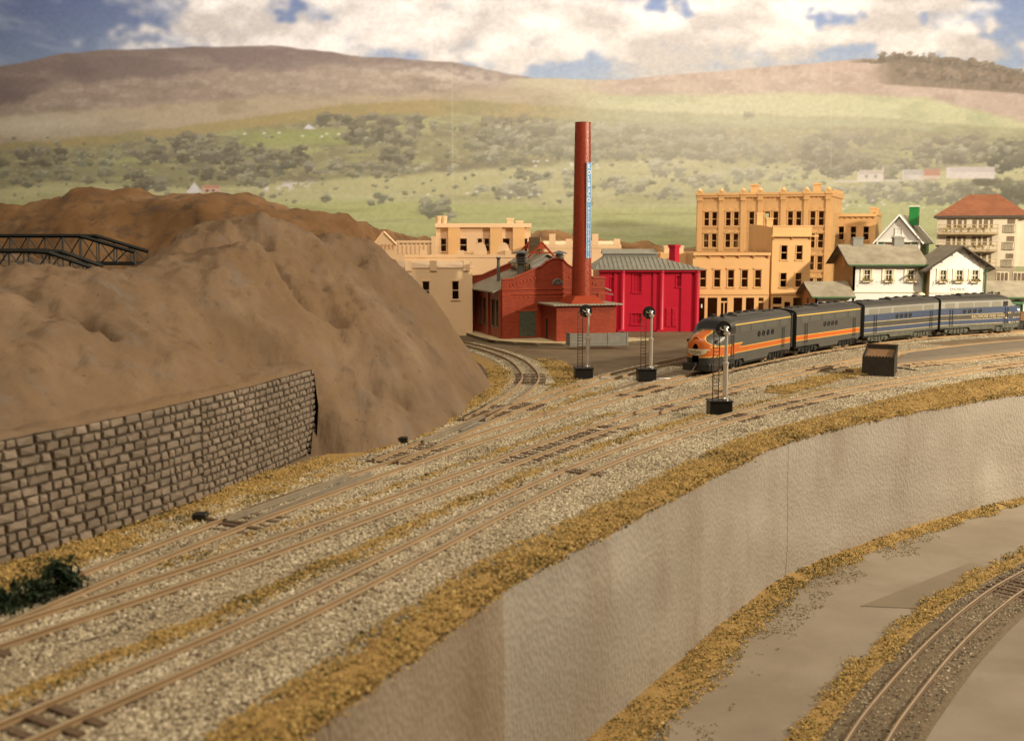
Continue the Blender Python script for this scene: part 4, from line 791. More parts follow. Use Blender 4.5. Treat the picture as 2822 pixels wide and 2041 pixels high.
ZG = -0.17
brk_me = {}
def bracket(root, x, z, mat, s=1.0, y=0.0):
    k = (mat.name, round(s, 2))
    if k not in brk_me:
        mb = MB(); mb.M = Matrix.Rotation(math.pi / 2, 4, 'Z'); mb.prism([(-0.42 * s, 0), (0, -0.5 * s), (0, 0)], -0.09 * s, 0.09 * s); brk_me[k] = mb.mesh('bracket', mat)
    link('bracket', brk_me[k], root, (x, y, z))
def chimney_pot(root, x, y, z0, z1, w, mat):
    mb = MB(); mb.box((x - w / 2, y - w / 2, z0), (x + w / 2, y + w / 2, z1 - 0.25)); mb.box((x - w / 2 - .08, y - w / 2 - .08, z1 - 0.247), (x + w / 2 + .08, y + w / 2 + .08, z1)); mb.build('chimney', mat, root)
def slab(root, a, b, mat, name='roof', bevel=0): return MB().box(a, b).build(name, mat, root, bevel=bevel)
def X_(px, Y): return aty(px, 700, Y).x
def Z_(py, Y): return aty(1411, py, Y).z
GT = 'unpainted tan kit buildings'

# --- two storey shop
Y = 146.0; x0 = X_(1910, Y); w = X_(2122, Y) - x0; sc = w / 212.0; h = Z_(697, Y) - ZG; lx = lambda px: (px - 1910) * sc; lz = lambda py: Z_(py, Y) - ZG
r = thing('tan_shop', 'two storey tan plastic shop with five upper windows beside the crimson building', 'building', (x0, Y, ZG), 0, GT)
ups = [1939, 1978, 2016, 2054, 2091]; fr = [(lx(p) - .42, lz(791), lx(p) + .42, lz(744)) for p in ups]
opn = [(1929, 1945), (1953, 1980), (1990, 2008), (2025, 2049), (2059, 2082), (2094, 2108)]
shop = [(lx(a), 0.35, lx(b), lz(820)) for a, b in opn]
walls(r, w, 13, h, M['tan'], fr + shop)
for p in ups: win(r, lx(p), lz(791), .84, lz(744) - lz(791), M['tan'], 'sash', .11, 'cap')
MB().box((-0.03, -0.42, h - 0.32), (w + 0.03, 0.26, h + 0.05)).build('cornice', M['tan'], r); slab(r, (.22, .26, h - 1.1), (w - .23, 12.7, h - .95), M['tan2'])
for k in range(6): bracket(r, 0.25 + k * (w - .5) / 5, h - 0.325, M['tan'], 0.95)
MB().box((0, -0.14, lz(812)), (w, -0.003, lz(805))).build('belt_course', M['tan'], r)
for a, b in opn: MB().box((lx(a), .08, .35), (lx(b), .13, .5)).build('shop_sill', M['tan'], r)
for a in (2, 5): MB().box((lx(opn[a][0]), .06, lz(834)), (lx(opn[a][1]), .13, lz(830))).build('transom', M['tan'], r)
xm = (lx(1990) + lx(2008)) / 2; MB().box((xm - .07, .06, .5), (xm + .07, .13, lz(834.3))).build('door_post', M['tan'], r)
MB().box((lx(1935), -.004, lz(848)), (lx(1938.5), .06, lz(838))).build('paper_notice', M['sign_white'], r)

# --- three storey corner shop
Y = 147.5; x0 = X_(2128, Y); w = X_(2234, Y) - x0; sc = w / 106.0; h = Z_(642, Y) - ZG; lx = lambda px: (px - 2128) * sc; lz = lambda py: Z_(py, Y) - ZG
r = thing('tan_corner_shop', 'three storey tan plastic shop with stepped cornice and blank side wall', 'building', (x0, Y, ZG), 0, GT)
cx = [lx(2161), lx(2203)]; rows = [(676, 716), (752, 791)]
fr = [(c - .42, lz(b), c + .42, lz(a)) for c in cx for a, b in rows] + [(lx(2134), .4, lx(2158), lz(845)), (lx(2134), lz(838), lx(2158), lz(819)), (lx(2166), .4, lx(2182), lz(832)), (lx(2190), .4, lx(2220), lz(820))]
walls(r, w, 15, h, M['tan'], fr)
for c in cx:
    for a, b in rows: win(r, c, lz(b), .84, lz(a) - lz(b), M['tan'], 'sash', .11)
MB().box((-0.02, -.12, h - .3), (w + .02, .24, h + .85)).build('parapet', M['tan'], r); MB().box((-.1, -.2, h + .853), (w + .1, .3, h + 1.0)).build('coping', M['tan'], r)
MB().box((-.25, -.6, h - .5), (w + .85, -.123, h - .303)).build('cornice', M['tan'], r)
for k in (0.15, w / 2, w - .15): bracket(r, k, h - .503, M['tan'], 0.9)
slab(r, (.22, .25, h - .75), (w - .23, 14.7, h - .6), M['tan2'])
mb = MB(); mb.M = side_frame(0, 15, -math.pi / 2); mb.prism([(0, h + .003), (14.7, h + .003), (14.7, h + .75), (8, h + 1.1), (0, h + 1.35)], 0, .22); mb.build('side_parapet', M['tan'], r)
chimney_pot(r, .5, 4.5, h - .5, h + 2.1, .85, M['tan']); chimney_pot(r, .5, 10.5, h - .5, h + 2.9, .85, M['tan'])
for yy in (4.2, 9.2, 12.0): MB().box((-.06, yy, h - 4.4), (-.003, yy + .5, h - 2.2)).build('blind_panel', M['tan2'], r)
MB().box((0, -.12, lz(812)), (w, -.003, lz(805))).build('belt_course', M['tan'], r)

# --- tall block, pilasters and paired windows
rz = R(-23); YL = 173.0; x0 = X_(1917, YL); w = 20.6; h = Z_(536, YL) - ZG
r = thing('tan_block', 'tallest tan plastic block with pilasters and paired arched windows', 'building', (x0, YL, ZG), rz, GT)
bays = [0.55, 3.95, 7.35, 9.95, 13.4, 16.85, 20.05]; fr = []; wins = []
for i in range(6):
    c = (bays[i] + bays[i + 1]) / 2
    for dx in ((-.62, .62) if i != 2 else (0,)):
        for k in range(4):
            z = h - 4.9 - 3.35 * k; fr.append((c + dx - .40, z, c + dx + .40, z + 2.15)); wins.append((c + dx, z))
bk = [(w - .23 - b_, a_, w - .23 - c_, d_) for (c_, a_, b_, d_) in fr if (c_ * 7) % 3 < 1.6]
walls(r, w, 13, h, M['tan2'], fr, right=[(a, h - 5.2 - 3.35 * k, a + .8, h - 3 - 3.35 * k) for a in (2.5, 5, 7.5, 10) for k in range(3)], back=[q for q in bk if 0.3 < q[0] and q[2] < w - .8])
for x, z in wins: win(r, x, z, .80, 2.15, M['tan2'], 'sash', .10, 'arch')
for k, b in enumerate(bays):
    MB().box((b - .34, -.22, 0), (b + .34, -.003, h - 1.0)).build('pilaster', M['tan2'], r)
    mb = MB(); mb.box((b - .40, -.36, h - .997), (b + .40, -.003, h - .15)); mb.box((b - .5, -.5, h - .147), (b + .5, .05, h + .45)); mb.lathe([(.42, 0), (.30, .25), (.05, .45)], (b, -.2, h + .453), 8); mb.build('pilaster_cap', M['tan2'], r)
MB().box((-.05, -.30, h - .55), (w + .05, .24, h - .2)).build('frieze', M['tan2'], r); MB().box((-.1, -.42, h - .197), (w + .1, .26, h + .15)).build('cornice', M['tan2'], r)
for k in range(30): bracket(r, .9 + k * (w - 1.8) / 29, h - .553, M['tan2'], .55)
for k in range(1, 4): MB().box((.03, -.09, h - 5.25 - 3.35 * (k - 1)), (w - .03, -.003, h - 5.07 - 3.35 * (k - 1))).build('belt_course', M['tan2'], r)
slab(r, (.23, .27, h - 1.2), (w - .24, 12.7, h - 1.05), M['tan2'])
chimney_pot(r, 7.9, 6, h - 1, h + 1.7, 1.1, M['tan2']); chimney_pot(r, 17.6, 6, h - 1, h + 1.7, 1.1, M['tan2'])
MB().box((w + .003, -.1, h - .6), (w + .28, 13, h + .1)).build('side_cornice', M['tan2'], r)
for k in range(9): MB().box((w + .004, .6 + k * 1.4, h + .103), (w + .24, 1.2 + k * 1.4, h + .55)).build('battlement', M['tan2'], r)

# --- three window building right of the tall block
Y = 174.0; x0 = X_(2290, Y); w = X_(2404, Y) - x0; h = Z_(592, Y) - ZG; lx = lambda px: (px - 2290) * w / 114; lz = lambda py: Z_(py, Y) - ZG
r = thing('tan_house', 'tan plastic house with three tall windows under a bracketed cornice behind the cottage', 'building', (x0, Y, ZG), R(-22), GT)
fr = [(lx(c) - .42, lz(b), lx(c) + .42, lz(a)) for c in (2315, 2347, 2380) for a, b in ((624, 661), (684, 722), (745, 783))]
walls(r, w, 13, h, M['tan2'], fr)
for a, b, c, d in fr: win(r, (a + c) / 2, b, .84, d - b, M['tan2'], 'sash', .11)
MB().box((-.1, -.45, h - .3), (w + .1, .24, h + .15)).build('cornice', M['tan2'], r); slab(r, (.23, .27, h - 1.3), (w - .24, 12.7, h - 1.1), M['tan2'])
for k in range(8): bracket(r, .3 + k * (w - .6) / 7, h - .303, M['tan2'], .8)
mb = MB(); mb.M = side_frame(w, 0.3, math.pi / 2); mb.prism([(0, h - .28), (12.6, h - .28), (12.6, h - 3.2)][::-1] if False else [(0, h - .1), (12.6, h - .1), (12.6, h + .1), (8, h + .5), (0, h + .5)], -.25, -.01); mb.build('side_parapet', M['tan2'], r)
for k in range(3): chimney_pot(r, w - .6, 2.5 + 3.6 * k, h - 1, h + 1.2, .8, M['tan2'])

# --- tan group behind the brick factory
Y = 131.5; r = thing('tan_warehouse', 'plain cream warehouse with low parapet posts between hill and brick factory', 'building', (-17, Y - 1.0, ZG), R(7), GT); w = 12.3; h = 8.2
wx = [w - 9.2, w - 5.6, w - 2.05, w + .8]
fr = [(c - .42, 4.4, c + .42, 6.6) for c in wx[:3]]
walls(r, w, 12, h, M['cream'], fr)
for c in wx[:3]: win(r, c, 4.4, .84, 2.2, M['cream'], 'sash', .12)
mb = MB(); mb.prism([(0, 0), (w, 0), (w, .001), (0, .001)], 0, .01) if False else None
MB().add([(-.1, -.12, h + .003), (w + .1, -.12, h + .003), (w + .1, 3.4, h + .75), (-.1, 3.4, h + .75), (-.1, 3.4, h + .003), (w + .1, 3.4, h + .003)], [(0, 1, 2, 3), (0, 3, 4), (1, 5, 2), (0, 4, 5, 1), (3, 2, 5, 4)]).build('roof', M['cream'], r)
for c in (1.5, 4.6, 7.6, 11.6): MB().box((c - .4, -.2, h - .35), (c + .4, .6, h + .85)).build('parapet_post', M['cream'], r)
MB().box((.2, 3.41, h - .5), (w - .2, 11.8, h - .3)).build('roof_deck', M['cream'], r)

Y = 142.5; r = thing('tan_hall', 'low cream hall with two round arched roof gables behind the brick factory', 'building', (-14, Y, ZG), 0, GT); w = 18.0; h = 9.2
walls(r, w, 9, h, M['cream']); slab(r, (.23, .23, h - .5), (w - .24, 8.7, h - .3), M['cream'])
for c in (2.4, 7.3, 13.5, 17.3): MB().box((c - .4, -.12, h + .003), (c + .4, .6, h + .95)).build('parapet_post', M['cream'], r)
MB().box((0, -.1, h + .003), (w, .25, h + .4)).build('parapet', M['cream'], r)
for px in (1325, 1388):
    c = X_(px, Y + 3) + 14; n = 12; mb = MB(); mb.prism([(c + .85 * math.cos(math.pi * i / n), h + .42 + 1.55 * math.sin(math.pi * i / n)) for i in range(n + 1)], .6, 2.6); mb.build('barrel_gable', M['cream'], r, smooth=True)

Y = 158.0; x0 = X_(1027, Y); w = X_(1198, Y) - x0; r = thing('tan_market', 'cream building with pointed gable and row of parapet posts above the brown hill', 'building', (x0, Y, ZG), 0, GT); h = Z_(676, Y) - ZG
walls(r, w, 8, h, M['cream']); slab(r, (.23, .23, h - .7), (w - .24, 7.7, h - .5), M['cream'])
g0, g1, ga = (1033 - 1027) * w / 171, (1092 - 1027) * w / 171, (1059 - 1027) * w / 171
MB().prism([(g0, h + .003), (g1, h + .003), (ga, h + 1.75)], -.1, .25).build('gable', M['cream'], r)
mb = MB(); mb.bar((g0 - .1, -.2, h + .1), (ga, -.2, h + 1.95), .16); mb.bar((ga, -.2, h + 1.95), (g1 + .1, -.2, h + .1), .16); mb.build('gable_coping', M['cream'], r)
for k in range(5): MB().box((g0 + .5 + .55 * k, -.17, h - .6), (g0 + .62 + .55 * k, -.103, h + .2)).build('gable_batten', M['tan2'], r)
MB().box((g1, -.2, h + .35), (w, .25, h + .7)).build('cornice', M['cream'], r)
for k in range(8): MB().box((g1 + .3 + k * .62, -.08, h - 1.2), (g1 + .5 + k * .62, .2, h + .347)).build('parapet_post', M['cream'], r)
MB().box((w - .45, -.3, h - 1.5), (w + .2, .3, h + 1.3)).build('end_post', M['cream'], r)

Y = 167.0; x0 = X_(1202, Y); w = X_(1462, Y) - x0; h = Z_(622, Y) - ZG; r = thing('tan_terrace', 'long cream terrace with bays, sash windows and chimney pots in front of the far hill', 'building', (x0, Y, ZG), R(2), GT)
lx = lambda px: (px - 1202) * w / 260; zb = Z_(693, Y) - ZG; zt = Z_(657, Y) - ZG
ww = [(1215, 1230), (1266, 1287), (1316, 1329), (1335, 1349), (1385, 1405), (1437, 1454)]
fr = [(lx(a), zb, lx(b), zt) for a, b in ww]
walls(r, w, 10, h, M['cream'], fr)
for a, b in ww: win(r, lx((a + b) / 2), zb, lx(b) - lx(a), zt - zb, M['cream'], 'sash', .09)
for a in (1243, 1358, 1420):
    mb = MB(); c = lx(a) + .5; mb.prism([(c - .9, zb - 4), (c + .9, zb - 4), (c + .9, h - .25), (c - .9, h - .25)], -.9, -.003); mb.build('bay', M['tan'], r)
MB().box((-.1, -.95, h - .25), (w + .1, .24, h + .35)).build('cornice', M['cream'], r); slab(r, (.23, .3, h - 1), (w - .24, 9.7, h - .8), M['cream'])
for px in (1175, 1197): c = max(.4, lx(px) + 1.5); MB().lathe([(.50, 0), (.42, .35), (.42, .9), (.52, 1.2), (.52, 1.5)], (c, 1.2, h + .0), 10).build('chimney_pot', M['cream'], r, smooth=True)
chimney_pot(r, lx(1408), 3, h - .5, h + 1.2, 1.0, M['cream']); chimney_pot(r, lx(1434), 3, h - .5, h + .8, 1.0, M['cream'])

Y = 158.0; x0 = X_(1500, Y); w = X_(1712, Y) - x0; h = Z_(684, Y) - ZG; r = thing('tan_store', 'flat roofed cream store with square parapet posts behind the tall red chimney', 'building', (x0, Y, ZG), 0, GT)
walls(r, w, 9, h, M['cream']); MB().box((0, -.1, h + .003), (w, .2, h + .45)).build('parapet', M['cream'], r); slab(r, (.23, .23, h - .5), (w - .24, 8.7, h - .3), M['cream'])
for px, k in ((1522, 1.6), (1640, 1.6), (1568, .9), (1700, .9)): c = (px - 1500) * w / 212; MB().box((c - .45, -.15, h + .454 if k < 1 else h + .453), (c + .45, .7, h + .45 + k)).build('parapet_post', M['cream'], r)
mb = MB(); mb.add([(0, .25, h + .47), (w, .25, h + .47), (w, 8, h + 1.0), (0, 8, h + 1.0), (0, 8, h - .2), (w, 8, h - .2)], [(0, 1, 2, 3), (0, 3, 4), (1, 5, 2), (2, 5, 4, 3), (0, 4, 5, 1)]); mb.build('roof', M['cream'], r)
Y = 152.0; x0 = X_(1820, Y); w = X_(1905, Y) - x0; h = Z_(697, Y) - ZG; r = thing('tan_shed', 'small tan store with chimneys behind the crimson chimney', 'building', (x0, Y, ZG), 0, GT)
walls(r, w, 7, h, M['tan']); slab(r, (.23, .23, h - .3), (w - .24, 6.7, h - .1), M['tan']); chimney_pot(r, .9, .6, h - .1, h + 1.0, .7, M['cream']); chimney_pot(r, 2.9, .6, h - .1, h + 1.0, .7, M['cream'])

# ------------------------------------------------------------------ crimson building
Y = 137.6; x0 = X_(1652, Y); w = X_(1927, Y) - x0; h = Z_(743, Y) - ZG; d = 10.5
r = thing('crimson_building', 'crimson plastic hall with round pilasters and grey standing seam hip roof', 'building', (x0, Y, ZG), 0)
cr = M['crimson']; lx = lambda px: (px - 1652) * w / 275; lz = lambda py: Z_(py, Y) - ZG
wp = [(1697, 765, 805), (1757, 755, 805), (1878, 760, 790)]
fr = [(lx(a) - .55, lz(c), lx(a) + .55, lz(b)) for a, b, c in wp] + [(lx(1757) - .65, lz(893), lx(1757) + .65, lz(864))]
walls(r, w, d, h, cr, fr)
for a, b, c, e in fr:
    win(r, (a + c) / 2, b, c - a, e - b, cr, 'four', .12, glass=cr)
for px in (1716, 1824): MB().lathe([(.42, .25), (.36, .35), (.36, h - .4), (.46, h - .3), (.46, h - .01)], (lx(px), -.12, 0), 16).build('pilaster', cr, r, smooth=True); MB().box((lx(px) - .55, -.62, 0), (lx(px) + .55, -.003, .25)).build('pilaster_base', cr, r)
for px in (1716, 1824): MB().box((lx(px) - 1.05, -.16, .003), (lx(px) - .3, -.002, h - .02)).build('pier', cr, r)
MB().lathe([(.42, .0), (.36, .35), (.36, h - .4), (.46, h - .3), (.46, h - .01)], (w - .25, -.12, 0), 16).build('pilaster', cr, r, smooth=True)
MB().box((w - 2.2, -.16, 0), (w - .9, -.003, h - .02)).build('pier', cr, r)
for a in (1837, 1854): MB().box((lx(a), -.1, .6), (lx(a) + .62, -.003, lz(848))).build('door_leaf', cr, r, bevel=.03)
for k in range(2):
    for j in range(3): MB().box((lx(1837 + 17 * k) + .1, -.15, .75 + j * .75), (lx(1837 + 17 * k) + .52, -.103, 1.3 + j * .75)).build('door_panel', cr, r)
MB().box((-.1, -.5, h - .28), (w + .2, -.003, h - .02)).build('frieze', cr, r)
e = .75; zr = Z_(706, Y + 5) - ZG; m0, m1 = lx(1672), lx(1812)
hv = [(-e, -e, h + .12), (w + e, -e, h + .12), (w + e, d + e, h + .12), (-e, d + e, h + .12), (m0, d / 2 - 1, zr), (m1, d / 2 - 1, zr), (m1, d / 2 + 1, zr), (m0, d / 2 + 1, zr)]
rf = MB().add(hv + [(x, y, h - .0) for x, y, z in hv[:4]], [(0, 1, 5, 4), (1, 2, 6, 5), (2, 3, 7, 6), (3, 0, 4, 7), (4, 5, 6, 7), (8, 9, 1, 0), (9, 10, 2, 1), (10, 11, 3, 2), (11, 8, 0, 3), (11, 10, 9, 8)]).build('roof', M['roof_grey'], r)
def seams(v0, v1, t0, t1, n, parent, mat=M['grey']):       # standing seams between eave edge and ridge edge
    v0, v1, t0, t1 = map(Vector, (v0, v1, t0, t1)); nrm = (v1 - v0).cross(t0 - v0).normalized() * .03
    for i in range(n):
        x = v0.x + (v1.x - v0.x) * (i + .5) / n; b = Vector((x, v0.y, v0.z))
        kx = min(max(x, t0.x), t1.x); f = 1.0
        if x < t0.x: f = (x - v0.x) / (t0.x - v0.x)
        elif x > t1.x: f = (v1.x - x) / (v1.x - t1.x)
        if f < .06: continue
        top = Vector((x, v0.y + (t0.y - v0.y) * f, v0.z + (t0.z - v0.z) * f)); MB().bar(b + nrm, top + nrm, .05).build('seam', mat, parent)
seams(hv[0], hv[1], hv[4], hv[5], 24, rf)
zt = Z_(686, Y + 5) - ZG; zs = Z_(699, Y + 5) - ZG
mb = MB(); mb.prism([(m0 - .0, zr - .3), (m1 + .5, zr - .3), (m1 + .5, zs), (m0, zs)], d / 2 - 1.25, d / 2 + 1.25); mb.build('roof_monitor', M['grey'], rf)
mq = [(m0 - .2, d / 2 - 1.5, zs + .003), (m1 + .7, d / 2 - 1.5, zs + .003), (m1 + .7, d / 2 + 1.5, zs + .003), (m0 - .2, d / 2 + 1.5, zs + .003), (m0 - .2, d / 2, zt), (m1 + .2, d / 2, zt)]
mo = MB().add(mq, [(0, 1, 5, 4), (2, 3, 4, 5), (1, 2, 5), (3, 0, 4), (3, 2, 1, 0)]).build('monitor_roof', M['roof_grey'], rf)
cxx = lx(1869); ch = MB(); ch.lathe([(.75, 7.0), (.68, 7.2), (.66, Z_(682, Y + 4) - ZG), (.82, Z_(681, Y + 4) - ZG), (.82, Z_(674, Y + 4) - ZG)], (cxx, 3.4, 0), 4); ch.build('chimney', cr, r)

# ------------------------------------------------------------------ red brick factory with tall chimney
fz = R(18); r = thing('brick_factory', 'red brick factory with curved gable, grey roof and tall red chimney', 'factory', (-1.12, 123.76, ZG), fz)
BR = M['brick']; TR = M['brick_trim']; w = 12.6; d = 12.0; hw = 5.7
gp = [(0, 0), (w, 0), (w, 6.75), (11.2, 6.75), (8.5, 8.0), (7.95, 8.3), (7.4, 8.85), (6.7, 9.05), (6.1, 8.98), (5.35, 8.65), (4.75, 8.15), (2.75, 7.4), (1.2, 6.75), (0, 6.65)]
mb = MB(); mb.prism(gp, 0, .35); mb.build('front_wall', BR, r)
top = gp[2:]; mb = MB()
for (xa, za), (xb, zb) in zip(top[:-1], top[1:]): mb.add([(xa, -.12, za), (xb, -.12, zb), (xb, .45, zb), (xa, .45, za), (xa, -.12, za + .16), (xb, -.12, zb + .16), (xb, .45, zb + .16), (xa, .45, za + .16)], [(0, 1, 2, 3), (7, 6, 5, 4), (4, 5, 1, 0), (2, 6, 7, 3), (3, 7, 4, 0), (1, 5, 6, 2)])
mb.build('coping', TR, r)
for z0 in (5.0, 5.55): MB().box((-.06, -.1, z0), (w + .06, -.003, z0 + .13)).build('string_course', TR, r)
for k in range(22): MB().box((.35 + k * .56, -.06, 4.62), (.62 + k * .56, -.003, 4.8)).build('dentil', TR, r)
for k in range(9): x = .9 + k * .42; MB().box((x, -.07, 5.95 + .28 * (x - .9) * .9), (x + .2, -.003, 6.2 + .28 * (x - .9) * .9)).build('dentil', TR, r)
for k in range(9): x = 11.5 - k * .42; MB().box((x, -.07, 5.95 + .28 * (11.5 - x) * .9), (x + .2, -.003, 6.2 + .28 * (11.5 - x) * .9)).build('dentil', TR, r)
for a, b in ((0, .9), (11.7, w)): MB().box((a - .02, -.13, 0), (b + .02, -.003, 5.0)).build('corner_pier', BR, r)
# lunette
n = 10; mb = MB(); mb.prism([(6.7 + .62 * math.cos(math.pi * i / n), 6.1 + .6 * math.sin(math.pi * i / n)) for i in range(n + 1)], -.05, -.003); lu = mb.build('lunette', M['glass'], r)
mb = MB()
for i in range(n): mb.bar((6.7 + .66 * math.cos(math.pi * i / n), -.06, 6.1 + .64 * math.sin(math.pi * i / n)), (6.7 + .66 * math.cos(math.pi * (i + 1) / n), -.06, 6.1 + .64 * math.sin(math.pi * (i + 1) / n)), .05)
for an in (45, 90, 135): mb.bar((6.7, -.07, 6.1), (6.7 + .6 * math.cos(R(an)), -.07, 6.1 + .58 * math.sin(R(an))), .025)
mb.build('lunette_frame', M['grey'], lu)
# door in the front wall
dr = MB().box((2.1, -.05, .25), (4.0, -.003, 3.05)).build('window', M['greyglass'], r); mb = MB()
for x in (2.1, 2.7, 3.05, 3.4, 4.0): mb.box((x - .05, -.1, .25), (x + .05, -.052, 3.05))
for z in (.25, 1.0, 1.7, 2.35, 3.05): mb.box((2.05, -.095, z - .045), (4.05, -.053, z + .045))
mb.build('window_frame', M['greyglass'], dr); MB().box((1.9, -.2, .1), (4.2, -.003, .2)).build('window_sill', TR, r); MB().box((1.8, -.08, 3.1), (4.3, -.003, 3.35)).build('lintel', TR, r)
# side walls with tall windows
lw = [(1.2, 1.3, 2.1, 4.3), (3.0, 1.3, 3.9, 4.3), (6.4, 1.3, 7.3, 4.3), (8.2, 1.3, 9.1, 4.3)]
mb = MB(); mb.M = side_frame(0, d, -math.pi / 2); mb.wall(d - .36, hw, [(d - c, b, d - a, e) for a, b, c, e in lw], .3).build('side_wall', BR, r)
for a, b, c, e in lw: win(r, 0, 0, .9, 3.0, M['greyglass'], 'four', .06, glass=M['greyglass'], rot=-math.pi / 2, pos=(0, (a + c) / 2, b))
for yy in (0, 5.0, 11.2): mb = MB(); mb.box((-.18, yy + .36 if yy == 0 else yy, 0), (-.003, yy + .8, hw - .1)); mb.build('side_pier', BR, r)
mb = MB(); mb.M = side_frame(w, .36, math.pi / 2); mb.wall(d - .36, hw, [(1, 1.3, 1.9, 4.3), (8.2, 1.3, 9.1, 4.3)], .3).build('side_wall', BR, r)
mb = MB(); mb.prism(gp, d - .003, d + .35); mb.build('back_wall', BR, r)
mb = MB()
for (xa, za), (xb, zb) in zip(top[:-1], top[1:]): mb.add([(xa, d - .1, za), (xb, d - .1, zb), (xb, d + .45, zb), (xa, d + .45, za), (xa, d - .1, za + .16), (xb, d - .1, zb + .16), (xb, d + .45, zb + .16), (xa, d + .45, za + .16)], [(0, 1, 2, 3), (7, 6, 5, 4), (4, 5, 1, 0), (2, 6, 7, 3), (3, 7, 4, 0), (1, 5, 6, 2)])
mb.build('coping', TR, r)
for s_ in (-1, 1):
    mb = MB(); xe, xr = (-1.0, w / 2) if s_ < 0 else (w + 1.0, w / 2)
    vs = [(xe, .37, 5.35), (xe, d - .01, 5.35), (xr, d - .01, 8.15), (xr, .37, 8.15)]; vs2 = [(x, y, z - .14) for x, y, z in vs]
    f = [(3, 2, 1, 0), (4, 5, 6, 7), (0, 1, 5, 4), (1, 2, 6, 5), (2, 3, 7, 6), (3, 0, 4, 7)]
    mb.add(vs + vs2, f if s_ < 0 else [q[::-1] for q in f]); mb.build('roof', M['roof_felt'], r)
# clerestory
cl = MB(); cl.prism([(4.4, 6.9), (8.4, 6.9), (8.4, 8.55), (6.4, 9.5), (4.4, 8.55)], 3.0, 10.2); cl = cl.build('clerestory', M['grey'], r)
for y0 in (3.3, 4.7, 6.1, 7.5, 8.9):
    for z0 in (7.62, 8.06): MB().box((4.34, y0, z0), (4.397, y0 + 1.2, z0 + .36)).build('clerestory_pane', M['glass'], cl)
for s_ in (-1, 1):
    xe, xr = (4.05, 6.4) if s_ < 0 else (8.75, 6.4); vs = [(xe, 2.6, 8.45), (xe, 10.5, 8.45), (xr, 10.5, 9.62), (xr, 2.6, 9.62)]; vs2 = [(x, y, z - .1) for x, y, z in vs]
    MB().add(vs + vs2, f if s_ < 0 else [q[::-1] for q in f]).build('clerestory_roof', M['roof_felt'], cl)
# roof sign board carried by red trestles
for yy in (4.6, 9.3):
    mb = MB(); mb.bar((4.7, yy, 9.1), (6.4, yy, 10.9), .13); mb.bar((8.1, yy, 9.1), (6.4, yy, 10.9), .13); mb.bar((5.2, yy, 9.66), (7.6, yy, 9.66), .1); mb.bar((6.4, yy, 9.7), (6.4, yy, 10.8), .08); mb.prism([(5.9, 10.1), (6.9, 10.1), (6.4, 10.85)], yy - .05, yy + .05); mb.build('sign_trestle', TR, r)
M['signboard'] = plain('weathered_sign_board', (0.33, 0.235, 0.135), .8, .12, 1.2)
sb = MB(); sb.box((6.3, 4.9, 9.72), (6.42, 9.1, 11.5)); sb = sb.build('roof_sign', M['signboard'], r)
mb = MB(); mb.box((6.285, 5.2, 10.35), (6.298, 8.8, 10.39)); mb.box((6.285, 5.2, 10.95), (6.298, 8.8, 10.99))
for k in range(16): y = 5.35 + k * .21; mb.box((6.285, y, 10.48), (6.298, y + random.uniform(.06, .15), 10.86))
mb.build('faded_print', M['roof_brown'], sb)
# vents and stove pipe
def vent(x, y, z, s):
    mb = MB(); pr = [(.55 * s, 0), (.55 * s, .15), (.42 * s, .2), (.42 * s, 1.5 * s)]
    for k in range(4): zz = (1.55 + .3 * k) * s; pr += [(.46 * s, zz), (.68 * s, zz + .08 * s), (.68 * s, zz + .15 * s), (.46 * s, zz + .23 * s)]
    pr += [(.5 * s, 2.8 * s), (1.05 * s, 2.82 * s), (1.05 * s, 2.9 * s), (.1 * s, 3.25 * s)]; mb.lathe(pr, (x, y, z), 20); mb.build('roof_vent', M['dgrey'], r, smooth=True)
vent(3.3, 3.2, 6.95, .95); vent(9.9, 8.0, 6.8, .95)
MB().lathe([(.2, 0), (.2, 1.6), (.26, 1.62), (.26, 1.7), (.2, 1.72), (.2, 2.6), (.3, 2.62), (.3, 2.8)], (1.5, 6.2, 6.35), 12).build('stove_pipe', M['dgrey'], r, smooth=True)
MB().bar((w, 1.2, 5.1), (w + 1.3, .5, 4.75), .07, 8).build('drain_spout', M['silver'], r)
# annex and chimney
ax0, ax1, ay = 4.75, 11.9, -5.0; h2 = 3.95
mb = MB(); mb.M = side_frame(ax0, ay, 0); mb.wall(ax1 - ax0, h2, [], .3).build('annex_wall', BR, r)
mb = MB(); mb.M = side_frame(ax0, -.003, -math.pi / 2); mb.wall(-ay - .306, h2, [(1.2, 0, 2.1, 2.3)], .3).build('annex_wall', BR, r)
mb = MB(); mb.M = side_frame(ax1, ay + .303, math.pi / 2); mb.wall(-ay - .306, h2, [], .3).build('annex_wall', BR, r)
mb = MB(); mb.box((ax0 + .1, -2.1, 0), (ax0 + .15, -1.2, 2.3)); mb.build('annex_door', M['soot'], r)
MB().box((ax0 - .55, ay - .5, h2 + .003), (ax1 + .6, -.14, h2 + .16)).build('annex_roof', M['roof_felt'], r)
mb = MB()
for k in range(19): mb.box((ax0 - .5 + k * .43, ay - .58, h2 + .02), (ax0 - .22 + k * .43, ay - .503, h2 + .13))
mb.build('annex_gutter', M['silver'], r)
cxx, cyy = 8.65, -2.6
MB().lathe([(2.9, h2 + .163), (2.75, h2 + .3), (1.72, h2 + 1.0)], (0, 0, 0), 4).build('chimney_base', TR, r, loc=(cxx, cyy, 0), rot=(0, 0, math.pi / 4))
z0, z1 = h2 + .9, 24.15; pr = []; nr = 82
